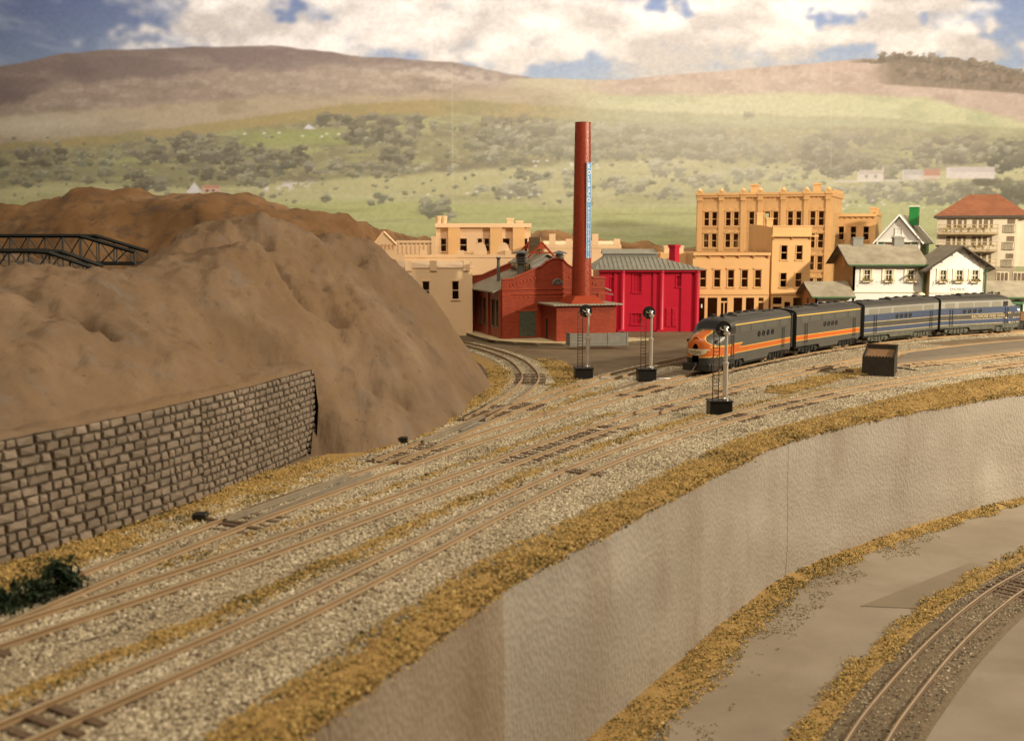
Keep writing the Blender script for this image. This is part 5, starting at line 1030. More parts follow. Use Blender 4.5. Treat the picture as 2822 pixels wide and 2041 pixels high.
for k in range(nr):
    a = z0 + (z1 - z0) * k / nr; b = z0 + (z1 - z0) * (k + .82) / nr; c = z0 + (z1 - z0) * (k + .86) / nr; ra = 1.13 - .25 * k / nr; pr += [(ra, a), (ra - .002, b), (ra - .07, c), (ra - .07, z0 + (z1 - z0) * (k + .99) / nr)]
pr += [(.93, z1), (.93, z1 + .05), (.7, z1 + .06), (.66, z1 - .6)]
cm = MB().lathe(pr, (0, 0, 0), 28, cap=False).build('chimney', M['stack'], r, loc=(cxx, cyy, 0))
mb = MB()
for k in range(nr - 4):                    # proud bricks scattered over the shaft
    for j in range(7):
        th = 2 * math.pi * (j + (k % 2) * .5 + random.uniform(-.2, .2)) / 7; ra = 1.13 - .25 * k / nr + .03; zz = z0 + (z1 - z0) * (k + .08) / nr; wv = .2
        mb.add([((ra - .05 * (q > 1)) * math.cos(th + s_ * wv / 2), (ra - .05 * (q > 1)) * math.sin(th + s_ * wv / 2), zz + dz) for q, s_, dz in ((0, -1, 0), (0, 1, 0), (0, 1, .17), (0, -1, .17))], [(0, 1, 2, 3)])
for _v in range(0): pass
o = mb.build('proud_bricks', M['stack'], cm); o['kind'] = 'stuff'
an = R(-90 + 38 - 18); rad = 1.13 - .25 * .5 + .07            # sign plate faces right of the camera
zb_, zt_ = 9.2, 19.75; mid = (zb_ + zt_) / 2; tilt = 0.25 / 21
sgn = MB(); sgn.box((-.34, -.03, zb_ - mid), (.34, .03, zt_ - mid)); sgn = sgn.build('sign_plate', M['blue_sign'], cm, loc=(rad * math.cos(an), rad * math.sin(an), mid), rot=(-.0, 0, an + math.pi / 2))
mb = MB()
for a in ((-.34, -.31), (.31, .34)): mb.box((a[0], -.045, zb_ - mid), (a[1], -.031, zt_ - mid))
mb.build('sign_border', M['sign_white'], cm, loc=(rad * math.cos(an), rad * math.sin(an), mid), rot=(0, 0, an + math.pi / 2))
ox, oy = (rad + .034) * math.cos(an), (rad + .034) * math.sin(an)
for s_, top_, step, size in (('KOLB', 19.3, .66, .72), ('&', 16.75, .5, .42), ('CO', 16.3, .68, .74), ('-', 15.1, .4, .5), ('MASCHINENFABRIK', 14.65, .385, .43)):
    text('\n'.join(s_), size, M['sign_white'], cm, (ox, oy, top_ - (len(s_) - 1) * step / 2), (math.pi / 2, 0, an + math.pi / 2), ext=.01, sx=.82, space=step / size)
# cobbled plinth the factory stands on
pl = thing('plinth', 'cream cobbled plinth with rounded corner under the brick factory', 'plinth', (-1.12, 123.76, ZG), fz)
out = [(-1.7, 13.5), (-1.7, 1.0), (-1.2, -1.6), (.2, -4.0), (2.2, -5.9), (4.8, -7.0), (8, -7.3), (12, -7.2), (15.5, -6.0), (16.3, -5.2), (15.2, -3.5), (14, -2), (14, 13.5)]
mb = MB(); n = len(out); mb.add([(x, y, .02) for x, y in out] + [(x, y, .30) for x, y in out], [tuple(range(n - 1, -1, -1)), tuple(range(n, 2 * n))][::-1] + [(i, (i + 1) % n, n + (i + 1) % n, n + i) for i in range(n)]).build('base_slab', M['plinth_side'], pl)
mb = MB(); oc = Curve([o_ for o_ in out[:11]]); mb.add([(x * 1.0, y * 1.0, .303) for x, y in out] + [(x, y, .36) for x, y in out], [tuple(range(n, 2 * n))] + [(i, (i + 1) % n, n + (i + 1) % n, n + i) for i in range(n)]); mb.build('paving', M['plinth'], pl)
cob = MB().box((-.2, -.09, 0), (.2, .09, .07)).mesh('cobble', M['plinth'])
for k, s_ in enumerate(np.arange(11.5, oc.L - .3, .21)):
    p = oc.at(s_); tg = oc.tan(s_); link('cobble', cob, pl, (p[0] - tg[1] * .2, p[1] + tg[0] * .2, .363), (0, 0, math.atan2(tg[1], tg[0]) + math.pi / 2 + random.uniform(-.06, .06)))
for o_ in list(r.children): pass
r.location.z = ZG + .36
# grey board fence on the plinth
fn = thing('board_fence', 'grey plank coal bin fence in front of the brick annex', 'fence', (*atz(1572, 950, .36)[:2], ZG + .36), R(9)); L = 6.2
for k in range(4): MB().box((k * L / 3 - .07, -.09, 0), (k * L / 3 + .07, .09, 1.42)).build('post', M['grey'], fn)
for k in range(3):
    for j in range(6): MB().box((k * L / 3 + .085, -.05 + random.uniform(-.012, .012), .03 + j * .228), ((k + 1) * L / 3 - .085, .03, .235 + j * .228)).build('board', M['grey'], fn)
for j in range(6): MB().box((L - .04, .1, .03 + j * .228), (L + .04, 2.6, .235 + j * .228)).build('board', M['grey'], fn); MB().box((-.04, .1, .03 + j * .228), (.04, 2.2, .235 + j * .228)).build('board', M['grey'], fn)

# ------------------------------------------------------------------ station
Y = 142.0; x0 = X_(2354, Y); r = thing('station', 'white two storey station with cross gable, green gutters and flower boxes', 'station', (x0, Y, ZG), 0)
lx = lambda px: (px - 2354) * Y / 3000 * .995; lz = lambda py: Z_(py, Y) - ZG
w = lx(2545); d = 8.5; h = lz(723); wg = lx(2703); sw_ = (.55, lz(777) - lz(741.5))
WH = M['white']; wc = [2392, 2452, 2513]; gc = [2589, 2633, 2676]; hl = lz(816)
def fl(c): return (lx(c) - .38, lz(771), lx(c) + .38, lz(744))
MB().wall(w, h, [fl(c) for c in wc] + [(lx(c) - .5, 1.2, lx(c) + .5, 3.2) for c in (2380, 2425, 2470, 2515)], .25).build('wall', WH, r)
mb = MB(); mb.M = side_frame(0, d, -math.pi / 2); mb.prism([(0, 0), (d, 0), (d, h), (d / 2, h + 2.1), (0, h)], 0, .25); gw = mb.build('gable_wall', M['ochre'], r)
for yy in (d / 2 - .55, d / 2 + .15):
    mb = MB(); mb.M = side_frame(0, yy + .42, -math.pi / 2); mb.box((0, -.06, h - .7), (.42, -.003, h + .75)); mb.build('gable_shutter', M['tan2'], r)
MB().box((.25, d - .25, 0), (w, d, h)).build('wall', WH, r)
def pitched(root, x0, x1, y0, y1, ze, zr, t, mat, oh=.7, gut=True):
    ym = (y0 + y1) / 2; sl = (zr - ze) / (ym - y0); zo = ze - oh * sl; o_ = None
    for a, b in ((y0 - oh, ym), (y1 + oh, ym)):
        vs = [(x0, a, zo), (x1, a, zo), (x1, b, zr), (x0, b, zr)]; vs2 = [(x, y, z - t) for x, y, z in vs]; q = [(0, 1, 2, 3), (7, 6, 5, 4), (4, 5, 1, 0), (5, 6, 2, 1), (6, 7, 3, 2), (7, 4, 0, 3)]
        o_ = MB().add(vs + vs2, q if a < b else [k[::-1] for k in q]).build('roof', mat, root)
    if gut: MB().bar((x0 + .1, y0 - oh - .12, zo - .1), (x1 - .1, y0 - oh - .12, zo - .1), .13, 8).build('gutter', M['green'], root)
    return o_
pitched(r, -.95, w + .6, 0, d, h + .12, h + 2.3, .16, M['roof_brown'], .75)
for yy in (-.7, .7, 2.2, 3.6): MB().bar((-.9, d / 2 - 4.25 + (yy + .7), h - .25 + (yy + .7) * .5), (.1, d / 2 - 4.25 + (yy + .7), h - .25 + (yy + .7) * .5), .09).build('purlin', M['roof_dark'], r)
MB().bar((-.9, -.78, h - .38), (-.9, d / 2, h + 2.1), .1).build('barge_board', M['roof_dark'], r); MB().bar((-.9, d + .78, h - .38), (-.9, d / 2, h + 2.1), .1).build('barge_board', M['roof_dark'], r)
for px in (2389, 2505): c = lx(px); mb = MB(); mb.box((c - .65, d / 2 - .5, h + 1.2), (c + .65, d / 2 + .5, h + 3.1)); mb.box((c - .75, d / 2 - .6, h + 3.103), (c + .75, d / 2 + .6, h + 3.25)); mb.build('chimney', M['grey'], r)
# cross gable
g0, g1 = lx(2553), lx(2701); ga = (g0 + g1) / 2 + .25; yg = -1.6; hg = lz(731); hp_ = lz(682)
mb = MB(); mb.wall(g1 - g0, hg, [(q[0] - g0, q[1], q[2] - g0, q[3]) for q in map(fl, gc)], .25); mb.M = None; mb.v = [(x + g0, y + yg, z) for x, y, z in mb.v]; mb.build('wall', WH, r)
MB().prism([(g0, hg + .003), (g1, hg + .003), (ga, hp_)], yg, yg + .25).build('gable_wall', WH, r)
MB().box((g0, yg + .253, 0), (g0 + .25, -.003, hg)).build('wall', M['ochre'], r); MB().box((g1 - .25, yg + .253, 0), (g1, d + 1, hg)).build('wall', WH, r)
sl = (hp_ + .25 - hg) / (ga - g0)
for s_ in (-1, 1):
    xe = g0 - 1.0 if s_ < 0 else g1 + 1.0; ze = hp_ + .3 - abs(ga - xe) * sl; y0, y1 = yg - .7, d / 2 + (2 if s_ > 0 else 0)
    vs = [(xe, y0, ze), (xe, y1 + .5, ze), (ga, y1 + .5, hp_ + .3), (ga, y0, hp_ + .3)]; vs2 = [(x, y, z - .18) for x, y, z in vs]; q = [(3, 2, 1, 0), (4, 5, 6, 7), (0, 1, 5, 4), (1, 2, 6, 5), (2, 3, 7, 6), (3, 0, 4, 7)]
    MB().add(vs + vs2, q if s_ < 0 else [k[::-1] for k in q]).build('roof', M['roof_brown'], r)
    mb = MB(); mb.bar((xe, y0 - .06, ze - .1), (ga, y0 - .06, hp_ + .17), .14); mb.build('barge_board', M['roof_dark'], r)
    for k in (.18, .45, .72): mb = MB(); xx = xe + (ga - xe) * k; zz = ze - .28 + (hp_ + .3 - ze) * k; mb.box((xx - .13, yg - .65, zz - .17), (xx + .13, yg - .004, zz)); mb.build('purlin', M['roof_dark'], r)
def stwin(px, yy):
    o = win(r, 0, 0, .76, lz(744) - lz(771), M['offwhite'], 'cross', .09, None, M['glass'], pos=(lx(px), yy, lz(771)))
    for s_ in (-1, 1): MB().box((s_ * .72 - .17, -.1, -.12), (s_ * .72 + .17, -.03, lz(742) - lz(774))).build('shutter', M['offwhite'], o)
    MB().box((-.62, -.42, -.3), (.62, -.16, -.16)).build('flower_box', M['offwhite'], o)
    V = []; Fv = []; n = 90; c = np.array([(random.gauss(0, .38), random.gauss(-.33, .1), random.gauss(-.08, .15)) for _ in range(n)])
    for p in c:
        k = len(V); a = np.random.default_rng(k).normal(0, .1, (3, 3)); V += [tuple(p + q) for q in a]; Fv.append((k, k + 1, k + 2))
    m_ = MB(); m_.add(V, Fv); m_.build('flowers', M['flower'], o)
for c in wc: stwin(c, 0)
for c in gc: stwin(c, yg)
MB().box((0, -.14, lz(806)), (g0 - .003, -.003, lz(802))).build('belt_course', M['offwhite'], r); MB().box((g0, yg - .12, lz(806)), (g1, yg - .003, lz(802))).build('belt_course', M['offwhite'], r)
for (xx, yy) in ((g0 - .25, -.35), (g1 + .12, yg - .15)): mb = MB(); mb.path([(xx - .55 if xx < g1 else xx + .2, yy - .2, hg - .35), (xx - .1, yy, hg - .9), (xx, yy, hg - 1.2), (xx, yy, .2)], .13, 8); mb.build('downpipe', M['green'], r)
sg = MB().box((lx(2612), yg - .1, lz(800)), (lx(2655), yg - .003, lz(790))).build('name_board', M['sign_white'], r)
text('RADEBURG', .5, M['ink'], sg, ((lx(2612) + lx(2655)) / 2, yg - .104, (lz(800) + lz(790)) / 2), FRONT, sx=.74)
mb = MB(); mb.lathe([(.5, 0), (.42, .16), (.15, .3)], (lx(2534), -1.2, lz(811)), 12); mb.bar((lx(2534), -1.2, lz(811) + .2), (lx(2540), -.1, lz(806)), .05); mb.build('lamp', M['offwhite'], r)
for c in (2380, 2425, 2470, 2515): win(r, 0, 0, 1.0, 2.0, M['offwhite'], 'cross', .14, 'cap', M['glass'], pos=(lx(c), 0, 1.2))
# single storey wings
ws = thing('station_annex', 'low white station wing with ochre gable end and green gutter behind the orange striped locomotive', 'building', (X_(2252, 140.5), 140.5, ZG), 0); wl = X_(2352, 141) - X_(2252, 141); hl = Z_(812, 140.5) - ZG
MB().wall(wl, hl, [(.9, 1.3, 1.9, 3.3), (3.0, 1.3, 4.0, 3.3)], .25).build('wall', WH, ws); mb = MB(); mb.M = side_frame(0, 6.5, -math.pi / 2); mb.prism([(0, 0), (6.5, 0), (6.5, hl), (3.25, hl + 1.4), (0, hl)], 0, .25); mb.build('gable_wall', M['ochre'], ws)
mb = MB(); mb.M = side_frame(0, 4.0, -math.pi / 2); mb.box((0, -.05, hl - 1.5), (.7, -.003, hl - .6)); mb.build('gable_hatch', M['roof_dark'], ws)
pitched(ws, -.8, wl + .3, 0, 6.5, hl + .1, hl + 1.6, .15, M['roof_brown'], .7); MB().bar((-.75, -.75, hl - .25), (-.75, 3.25, hl + 1.45), .09).build('barge_board', M['roof_dark'], ws); MB().bar((-.75, 7.2, hl - .25), (-.75, 3.25, hl + 1.45), .09).build('barge_board', M['roof_dark'], ws)
for c in (1.4, 3.5): win(ws, c, 1.3, 1.0, 2.0, M['offwhite'], 'cross', .14, 'cap', M['glass'])
wr = thing('station_wing', 'low white station wing with green arched window behind the blue locomotive nose', 'building', (X_(2707, 142.5), 142.5, ZG), 0); hl = Z_(813, 142.5) - ZG
MB().wall(13, hl, [(4.3, 1.0, 5.6, 3.1), (7.4, 1.0, 8.7, 3.1)], .25).build('wall', WH, wr); MB().box((12.75, .253, 0), (13, 7, hl)).build('wall', WH, wr); pitched(wr, -.05, 13.6, 0, 7, hl + .1, hl + 1.75, .15, M['roof_brown'], .7)
for c in (4.95, 8.05): win(wr, c, 1.0, 1.3, 2.1, M['green'], 'cross', .12, 'arch', M['greyglass'])

# ------------------------------------------------------------------ white cottage with green shutters
Y = 163.0; x0 = X_(2418, Y); r = thing('cottage', 'white gabled cottage with green shutters, green chimney and brown roof', 'house', (x0, Y, ZG), R(-29)); k = Y / 3000
w = 5.9; h = Z_(662, Y) - ZG; hp_ = Z_(598, Y) - ZG; d = 9.0
MB().wall(w, h, [(1.0, h - 2.5, 2.1, h - .4), (3.5, h - 3.2, 4.6, h - .3)], .2).build('wall', M['white'], r); MB().prism([(0, h + .003), (w, h + .003), (w / 2, hp_)], 0, .2).build('gable_wall', M['white'], r)
MB().box((w - .2, .203, 0), (w, d, h)).build('wall', M['bright_green'], r); MB().box((0, .203, 0), (.2, d, h)).build('wall', M['bright_green'], r)
for s_ in (-1, 1):
    xe = -.6 if s_ < 0 else w + .6; ze = h - .45; vs = [(xe, -.5, ze), (xe, d + .4, ze), (w / 2, d + .4, hp_ + .3), (w / 2, -.5, hp_ + .3)]; vs2 = [(x, y, z - .15) for x, y, z in vs]; q = [(3, 2, 1, 0), (4, 5, 6, 7), (0, 1, 5, 4), (1, 2, 6, 5), (2, 3, 7, 6), (3, 0, 4, 7)]
    MB().add(vs + vs2, q if s_ < 0 else [z[::-1] for z in q]).build('roof', M['roof_brown'], r)
    MB().bar((xe, -.55, ze - .05), (w / 2, -.55, hp_ + .26), .13).build('barge_board', M['sign_white'], r); MB().bar((xe, d + .43, ze), (w / 2, d + .43, hp_ + .3), .1).build('barge_board', M['sign_white'], r)
win(r, w / 2, h + .75, .9, .95, M['sign_white'], 'cross', .1, None, M['glass'], pos=(w / 2, -.05, h + .75))
win(r, 1.55, h - 2.5, 1.1, 2.1, M['sign_white'], 'four', .1, None, M['glass']); win(r, 4.05, h - 3.2, 1.1, 2.9, M['sign_white'], 'four', .1, None, M['bright_green'])
for xx in (.12, 2.3, 4.85): MB().box((xx, -.09, h - 2.5), (xx + .62, -.02, h - .35)).build('shutter', M['bright_green'], r)
MB().box((-.1, -.45, h - .25), (w + .1, -.003, h - .02)).build('porch_beam', M['sign_white'], r); MB().box((-.12, -.4, 0), (.1, -.2, h - .253)).build('porch_post', M['sign_white'], r); MB().box((w - .1, -.4, 0), (w + .12, -.2, h - .253)).build('porch_post', M['sign_white'], r)
MB().box((w / 2 + .9, 2.4, hp_ - 1.2), (w / 2 + 2.2, 3.6, hp_ + 1.5)).build('chimney', M['bright_green'], r); MB().box((w / 2 + .85, 2.35, hp_ + 1.503), (w / 2 + 2.25, 3.65, hp_ + 1.62)).build('chimney_cap', M['sign_white'], r)
for yy in (3.2, 5.2): win(r, 0, 0, 1.0, 1.5, M['offwhite'], 'sash', .08, None, M['offwhite'], rot=math.pi / 2, pos=(w, yy, h - 2.2))

# ------------------------------------------------------------------ apartment block
Y = 156.0; x0 = X_(2594, Y); r = thing('apartment_block', 'cream apartment block with balconies under a red tiled hip roof', 'building', (x0, Y + 2, ZG), R(-24))
lx = lambda px: (px - 2594) * Y / 3000 * .96; lz = lambda py: Z_(py, Y) - ZG; w = lx(2805); d = 9; h = lz(596); zb0 = lz(733)
MB().box((0, 0, zb0 + .003), (w, d, h)).build('wall', M['apart'], r); MB().box((-.05, -.05, 0), (w + .08, d, zb0)).build('ground_storey', M['apart_grey'], r)
e = .45; rz0, rz1 = lz(594), lz(533); rx0, rx1 = lx(2672), lx(2752)
hv = [(-e, -e, rz0), (w + e + 1.2, -e, rz0), (w + e + 1.2, d + e, rz0), (-e, d + e, rz0), (rx0, d / 2, rz1), (rx1, d / 2, rz1)]
MB().add(hv, [(0, 1, 5, 4), (1, 2, 5), (2, 3, 4, 5), (3, 0, 4)]).build('roof', M['tile_red'], r); MB().box((-e - .05, -e - .05, rz0 - .32), (w + e + 1.25, d + e + .05, rz0 - .003)).build('eaves', M['roof_dark'], r)
MB().box((w + .003, .5, zb0), (w + 1.2, d, h - .05)).build('wall', M['apart'], r)
M['sepia'] = plain('brown_window_print', (0.17, 0.125, 0.085), .5, .3, 2.2); M['balc'] = plain('balcony_rail', (0.40, 0.31, 0.19), .7, .12, 2)
for fl_ in range(3):
    py = 604 + fl_ * 47
    for a, b in ((2621, 2672), (2688, 2741)):
        o = MB().box((lx(a), -.05, lz(py + 26)), (lx(b), -.003, lz(py))).build('window', M['sepia'], r); mm = lx((a + b) / 2); mb = MB(); mb.box((mm - .12, -.09, lz(py + 26)), (mm + .12, -.052, lz(py)))
        for k in (.2, .75): xx = lx(a) + (lx(b) - lx(a)) * k; mb.box((xx, -.085, lz(py + 26)), (xx + .28, -.052, lz(py + 3)))
        mb.build('curtain', M['apart'], o)
    bz = lz(py + 36); bal = MB().box((lx(2597), -1.3, bz - .3), (lx(2757), -.052, bz)).build('balcony', M['balc'], r)
    MB().box((lx(2597), -1.32, bz + .45), (lx(2757), -1.22, bz + .62)).build('balcony_rail', M['balc'], bal); MB().box((lx(2597), -1.3, bz + 1.0), (lx(2757), -1.24, bz + 1.1)).build('balcony_rail', M['balc'], bal)
    for k in range(9): xx = lx(2600) + k * (lx(2754) - lx(2600)) / 8; MB().box((xx - .05, -1.29, bz), (xx + .05, -1.23, bz + 1.0)).build('baluster', M['balc'], bal)
    m_ = MB(); V = []; Fv = []
    for k in range(110): p = np.array([random.uniform(lx(2605), lx(2745)), -1.34 + random.gauss(0, .05), bz + .45 + random.gauss(0, .2)]); i = len(V); a = np.random.default_rng(k + 500 * fl_).normal(0, .12, (3, 3)); V += [tuple(p + q) for q in a]; Fv.append((i, i + 1, i + 2))
    m_.add(V, Fv).build('balcony_plants', M['flower'], bal)
    o = MB().box((lx(2779), -.05, lz(py + 13)), (lx(2798), -.003, lz(py))).build('window', M['sepia'], r); mb = MB()
    for k in range(8): xx = lx(2773) + k * (lx(2799) - lx(2773)) / 7; mb.box((xx - .03, -.25, lz(py + 34)), (xx + .03, -.2, lz(py + 17)))
    mb.box((lx(2772), -.26, lz(py + 17)), (lx(2800), -.19, lz(py + 15))); mb.box((lx(2772), -.26, lz(py + 36)), (lx(2800), -.052, lz(py + 34))); mb.build('window_railing', M['apart_grey'], o)
for a in (2757, 2800): MB().box((lx(a), -.12, lz(775)), (lx(a) + 1.6, -.053, lz(748))).build('window', M['offwhite'], r); 
for a in (2757, 2800):
    for k in range(3): MB().box((lx(a) + .1 + k * .5, -.15, lz(773)), (lx(a) + .5 + k * .5, -.122, lz(750))).build('window_pane', M['sepia'], r)

# ------------------------------------------------------------------ diesel locomotives
M['loco_grey'] = plain('locomotive_grey', (0.066, 0.063, 0.056), .42, .06, 1, spec=.5)
M['loco_roof'] = plain('locomotive_roof', (0.046, 0.042, 0.036), .5, .12, 1, spec=.4)
M['loco_black'] = plain('underframe_black', (0.018, 0.017, 0.015), .5, .2, 2)
M['orange'] = plain('locomotive_orange', (0.46, 0.105, 0.014), .4, .04, 1, spec=.5)
M['yellow'] = plain('pin_stripe_yellow', (0.66, 0.44, 0.10), .4, .02, 1)
M['blue'] = plain('locomotive_blue', (0.036, 0.052, 0.098), .5, .08, 1, spec=.5)
M['silvergrey'] = plain('locomotive_light_grey', (0.22, 0.215, 0.185), .5, .06, 1, spec=.5)
M['band'] = plain('locomotive_black_band', (0.06, 0.055, 0.045), .45, .1, 1)
M['gold'] = plain('pin_stripe_gold', (0.52, 0.42, 0.24), .45, .03, 1)
M['under'] = plain('underframe_grey_green', (0.075, 0.075, 0.058), .6, .2, 2)
M['dark_glass'] = plain('cab_glass', (0.02, 0.02, 0.022), .08, .1, 1, spec=.8)
M['grille'] = plain('grille_grey', (0.07, 0.068, 0.058), .6, .12, 8)
M['grille_b'] = plain('grille_beige', (0.17, 0.16, 0.13), .6, .12, 8)
HWD = 1.58
def schemes(k):
    if k == 'orange': mats = [M['loco_grey'], M['loco_roof'], M['orange'], M['yellow'], M['loco_black']]; bands = [(0.95, 0), (1.52, 3), (1.57, 2), (1.98, 3), (2.03, 0), (3.93, 3), (4.02, 1)]
    else: mats = [M['under'], M['loco_roof'], M['blue'], M['gold'], M['band'], M['silvergrey']]; bands = [(0.95, 0), (1.27, 3), (1.32, 2), (1.82, 3), (1.87, 4), (2.42, 3), (2.47, 2), (3.25, 5), (4.02, 1)]
    return mats, bands
def prof_at(hw, zt, zb, bands):          # half profile bottom->top centre with material of each step
    pts = []; mi = []
    zs = [z for z, _ in bands] + [4.02]
    for (z, m_) in bands: pts.append((hw, z)); mi.append(m_)
    r0 = 4.02
    for a in (18, 36, 54, 72, 90): pts.append((hw * (math.cos(R(a)) ** .75 if a < 90 else 0), r0 + (zt - r0) * math.sin(R(a)) ** .9)); mi.append(1)
    return pts, mi
def locomotive(label, L, kind, nose, s_mid, group):
    mats, bands = schemes(kind); c = cC.at(s_mid); tg = cC.at(s_mid + L * .3) - cC.at(s_mid - L * .3); ang = math.atan2(tg[1], tg[0]); front = nose == 'left'
    r = thing('diesel_locomotive', label, 'locomotive', (c[0], c[1], .205), ang + (math.pi if front else 0), group)     # local +x = nose end; the rail side towards the viewer is +-y
    x0 = -L / 2; x1 = L / 2 - (4.3 if nose else 0); pts, mi = prof_at(HWD, 4.62, .95, bands); full = pts + [(-a, b) for a, b in pts[-2::-1]]; fm = mi[:-1] + mi[:-1][::-1]
    n = len(full); mb = MB()
    xs = [x0, x0 + .12, x1] if True else []
    for i, x in enumerate((x0, x1)):
        mb.v += [(x, y, z) for y, z in full]
    for j in range(n - 1):
        mb.f.append((j, j + 1, n + j + 1, n + j)[::-1] if False else (n + j, n + j + 1, j + 1, j)[::-1]); mb.m.append(fm[j] if j < len(fm) else 1)
    mb.f.append(tuple(range(n))); mb.m.append(4 if kind == 'orange' else 1)
    if not nose: mb.f.append(tuple(range(2 * n - 1, n - 1, -1))); mb.m.append(4 if kind == 'orange' else 1)
    body = mb.build('body', mats, r, smooth=True)
    blk = M['loco_black']
    MB().box((x0 - .45, -1.25, 1.0), (x0 - .003, 1.25, 4.25)).build('diaphragm', blk, r)
    if not nose: MB().box((x1 + .003, -1.25, 1.0), (x1 + .45, 1.25, 4.25)).build('diaphragm', blk, r)
    # nose
    if nose:
        NX, NT_ = 44, 40; V = []; tipx = L / 2
        for i in range(NX + 1):
            u = i / NX; x = x1 + (tipx - x1) * (1 - (1 - u) ** 1.7); xr = (x - x1) / (tipx - x1)
            ztop = np.interp(x - x1, [0, .5, 1.0, 1.35, 1.75, 2.1, 2.6, 3.3, 3.8, 4.1, 4.25, 4.3], [4.62, 4.60, 4.50, 4.30, 3.90, 3.58, 3.48, 3.38, 3.24, 3.05, 2.85, 2.6])
            tt_ = np.clip((x - (x1 + 1.2)) / (tipx - x1 - 1.2), 0, 1); hw = HWD * max(0.03, (1 - tt_ ** 2.5)) ** .46
            rt = np.interp(x - x1, [0, 1.4, 2.2, 3.2, 4.3], [.62, .75, .95, 1.15, 1.2])
            zsh = max(.96, ztop - rt)
            for j in range(NT_ + 1):
                v = j / NT_
                if v < .5: q = v / .5; V.append((x, hw, .62 + (zsh - .62) * q))
                else:
                    a = (v - .5) / .5 * math.pi / 2; V.append((x, hw * math.cos(a) ** .8 if a < 1.57 else 0, zsh + (ztop - zsh) * math.sin(a) ** .85))
        nm = MB(); cnt = (NX + 1) * (NT_ + 1); nm.v = V + [(x, -y, z) for x, y, z in V]
        def color(x, y, z, ztop):
            dx = x - x1; y = abs(y)
            if kind == 'orange':
                if dx < .9 and z > 3.9: return 1
                if 1.22 < dx < 1.95 and z > 3.62 and ztop - z < .95 and .07 < y < 1.22: return 5
                if z < 1.10: return 4
                vl = 1.50 - .22 * max(0, 1 - y / .28) * (dx > 3.6)
                if z < vl - .06: return 0 if dx < 2.2 else 4
                if z < vl: return 3
                mw = np.interp(z, [2.3, 2.45, 2.7, 2.95, 3.2, 3.42, 3.6], [1.62, 1.2, .85, .66, .58, .62, .4])
                if z < 2.28: return 2
                if z < 2.34 and y > 1.0: return 3
                if dx > 2.02:
                    if y < mw - .03: return 2
                    if y < mw + .05: return 3
                return 0 if z < 3.9 else 1
            if 1.22 < dx < 1.95 and z > 3.55 and ztop - z < .95 and .07 < y < 1.3: return 6
            if dx < 1.2 and z > 4.02: return 1
            for zz, m_ in reversed(bands[:-1]):
                if z > zz: return m_
            return 0
        def fadd(a, b, c_, d_, off, flip):
            P = [nm.v[q] for q in (a, b, c_, d_)]; ce = np.mean(np.array(P), axis=0); zt = max(p[2] for p in V[(a // (NT_ + 1)) % (NX + 1) * (NT_ + 1):(a // (NT_ + 1)) % (NX + 1) * (NT_ + 1) + NT_ + 1])
            nm.f.append((d_, c_, b, a) if flip else (a, b, c_, d_)); nm.m.append(color(ce[0], ce[1], ce[2], zt))
        for i in range(NX):
            for j in range(NT_):
                a = i * (NT_ + 1) + j; b = a + NT_ + 1; fadd(a, b, b + 1, a + 1, 0, False); fadd(cnt + a, cnt + b, cnt + b + 1, cnt + a + 1, 0, True)
        nmats = mats + [M['dark_glass']] if kind == 'orange' else mats + [M['dark_glass']]
        no = nm.build('nose', nmats, r, smooth=True)
        HL = 3.10; mb = MB(); mb.M = Matrix.Translation((tipx - .40, 0, HL - .22)) @ Matrix.Rotation(math.pi / 2, 4, 'Y'); mb.lathe([(.30, -.35), (.30, .28), (.27, .30), (.25, .29), (.22, .08)], (0, 0, 0), 20); mb.build('headlight', M['orange'] if kind == 'orange' else M['silvergrey'], no, smooth=True)
        mb = MB(); mb.M = Matrix.Translation((tipx - .28, 0, HL - .22)) @ Matrix.Rotation(math.pi / 2, 4, 'Y'); mb.lathe([(.215, 0), (.215, .05)], (0, 0, 0), 20); mb.build('headlight_lens', M['dark_glass'], no)
        for s_ in (-1, 1): MB().box((tipx - 1.55, s_ * 1.33 - .06, 2.62), (tipx - 1.1, s_ * 1.33 + .06, 2.86)).build('number_board', M['sign_white'] if kind != 'orange' else blk, no)
        if kind == 'orange':      # cream winged emblem on the nose, wraps the front
            pz, q = 1.86, 26; mbp = MB(); Vp = []
            yy = np.linspace(-1.06, 1.06, q)
            def nx_at(y): t_ = (1 - (min(abs(y) / HWD, .999)) ** (1 / .46)) ** (1 / 2.5); return x1 + 1.2 + t_ * (tipx - x1 - 1.2)
            for y in yy:
                k = abs(y); lo = 1.80 if k > .82 else 1.62 + .18 * (k / .82) ** 3; hi = 2.16; lo = lo if k <= .82 else 2.02 - .0
                Vp += [(nx_at(y) + .02, y, lo), (nx_at(y) + .02, y, hi if k <= .82 else 2.14)]
            mbp.add(Vp, [(2 * i, 2 * i + 2, 2 * i + 3, 2 * i + 1) for i in range(q - 1)]); M.setdefault('emblem', plain('emblem_cream', (0.50, 0.42, 0.27), .5, .05, 2)); em = mbp.build('emblem', M['emblem'], no)
            for s_, z_, sz in (('THE', 2.09, .1), ('MILWAUKEE', 1.92, .19), ('ROAD', 1.745, .13)): text(s_, sz, M['ink'], no, (tipx + .03, 0, z_), (math.pi / 2, 0, math.pi / 2), sx=1.0)
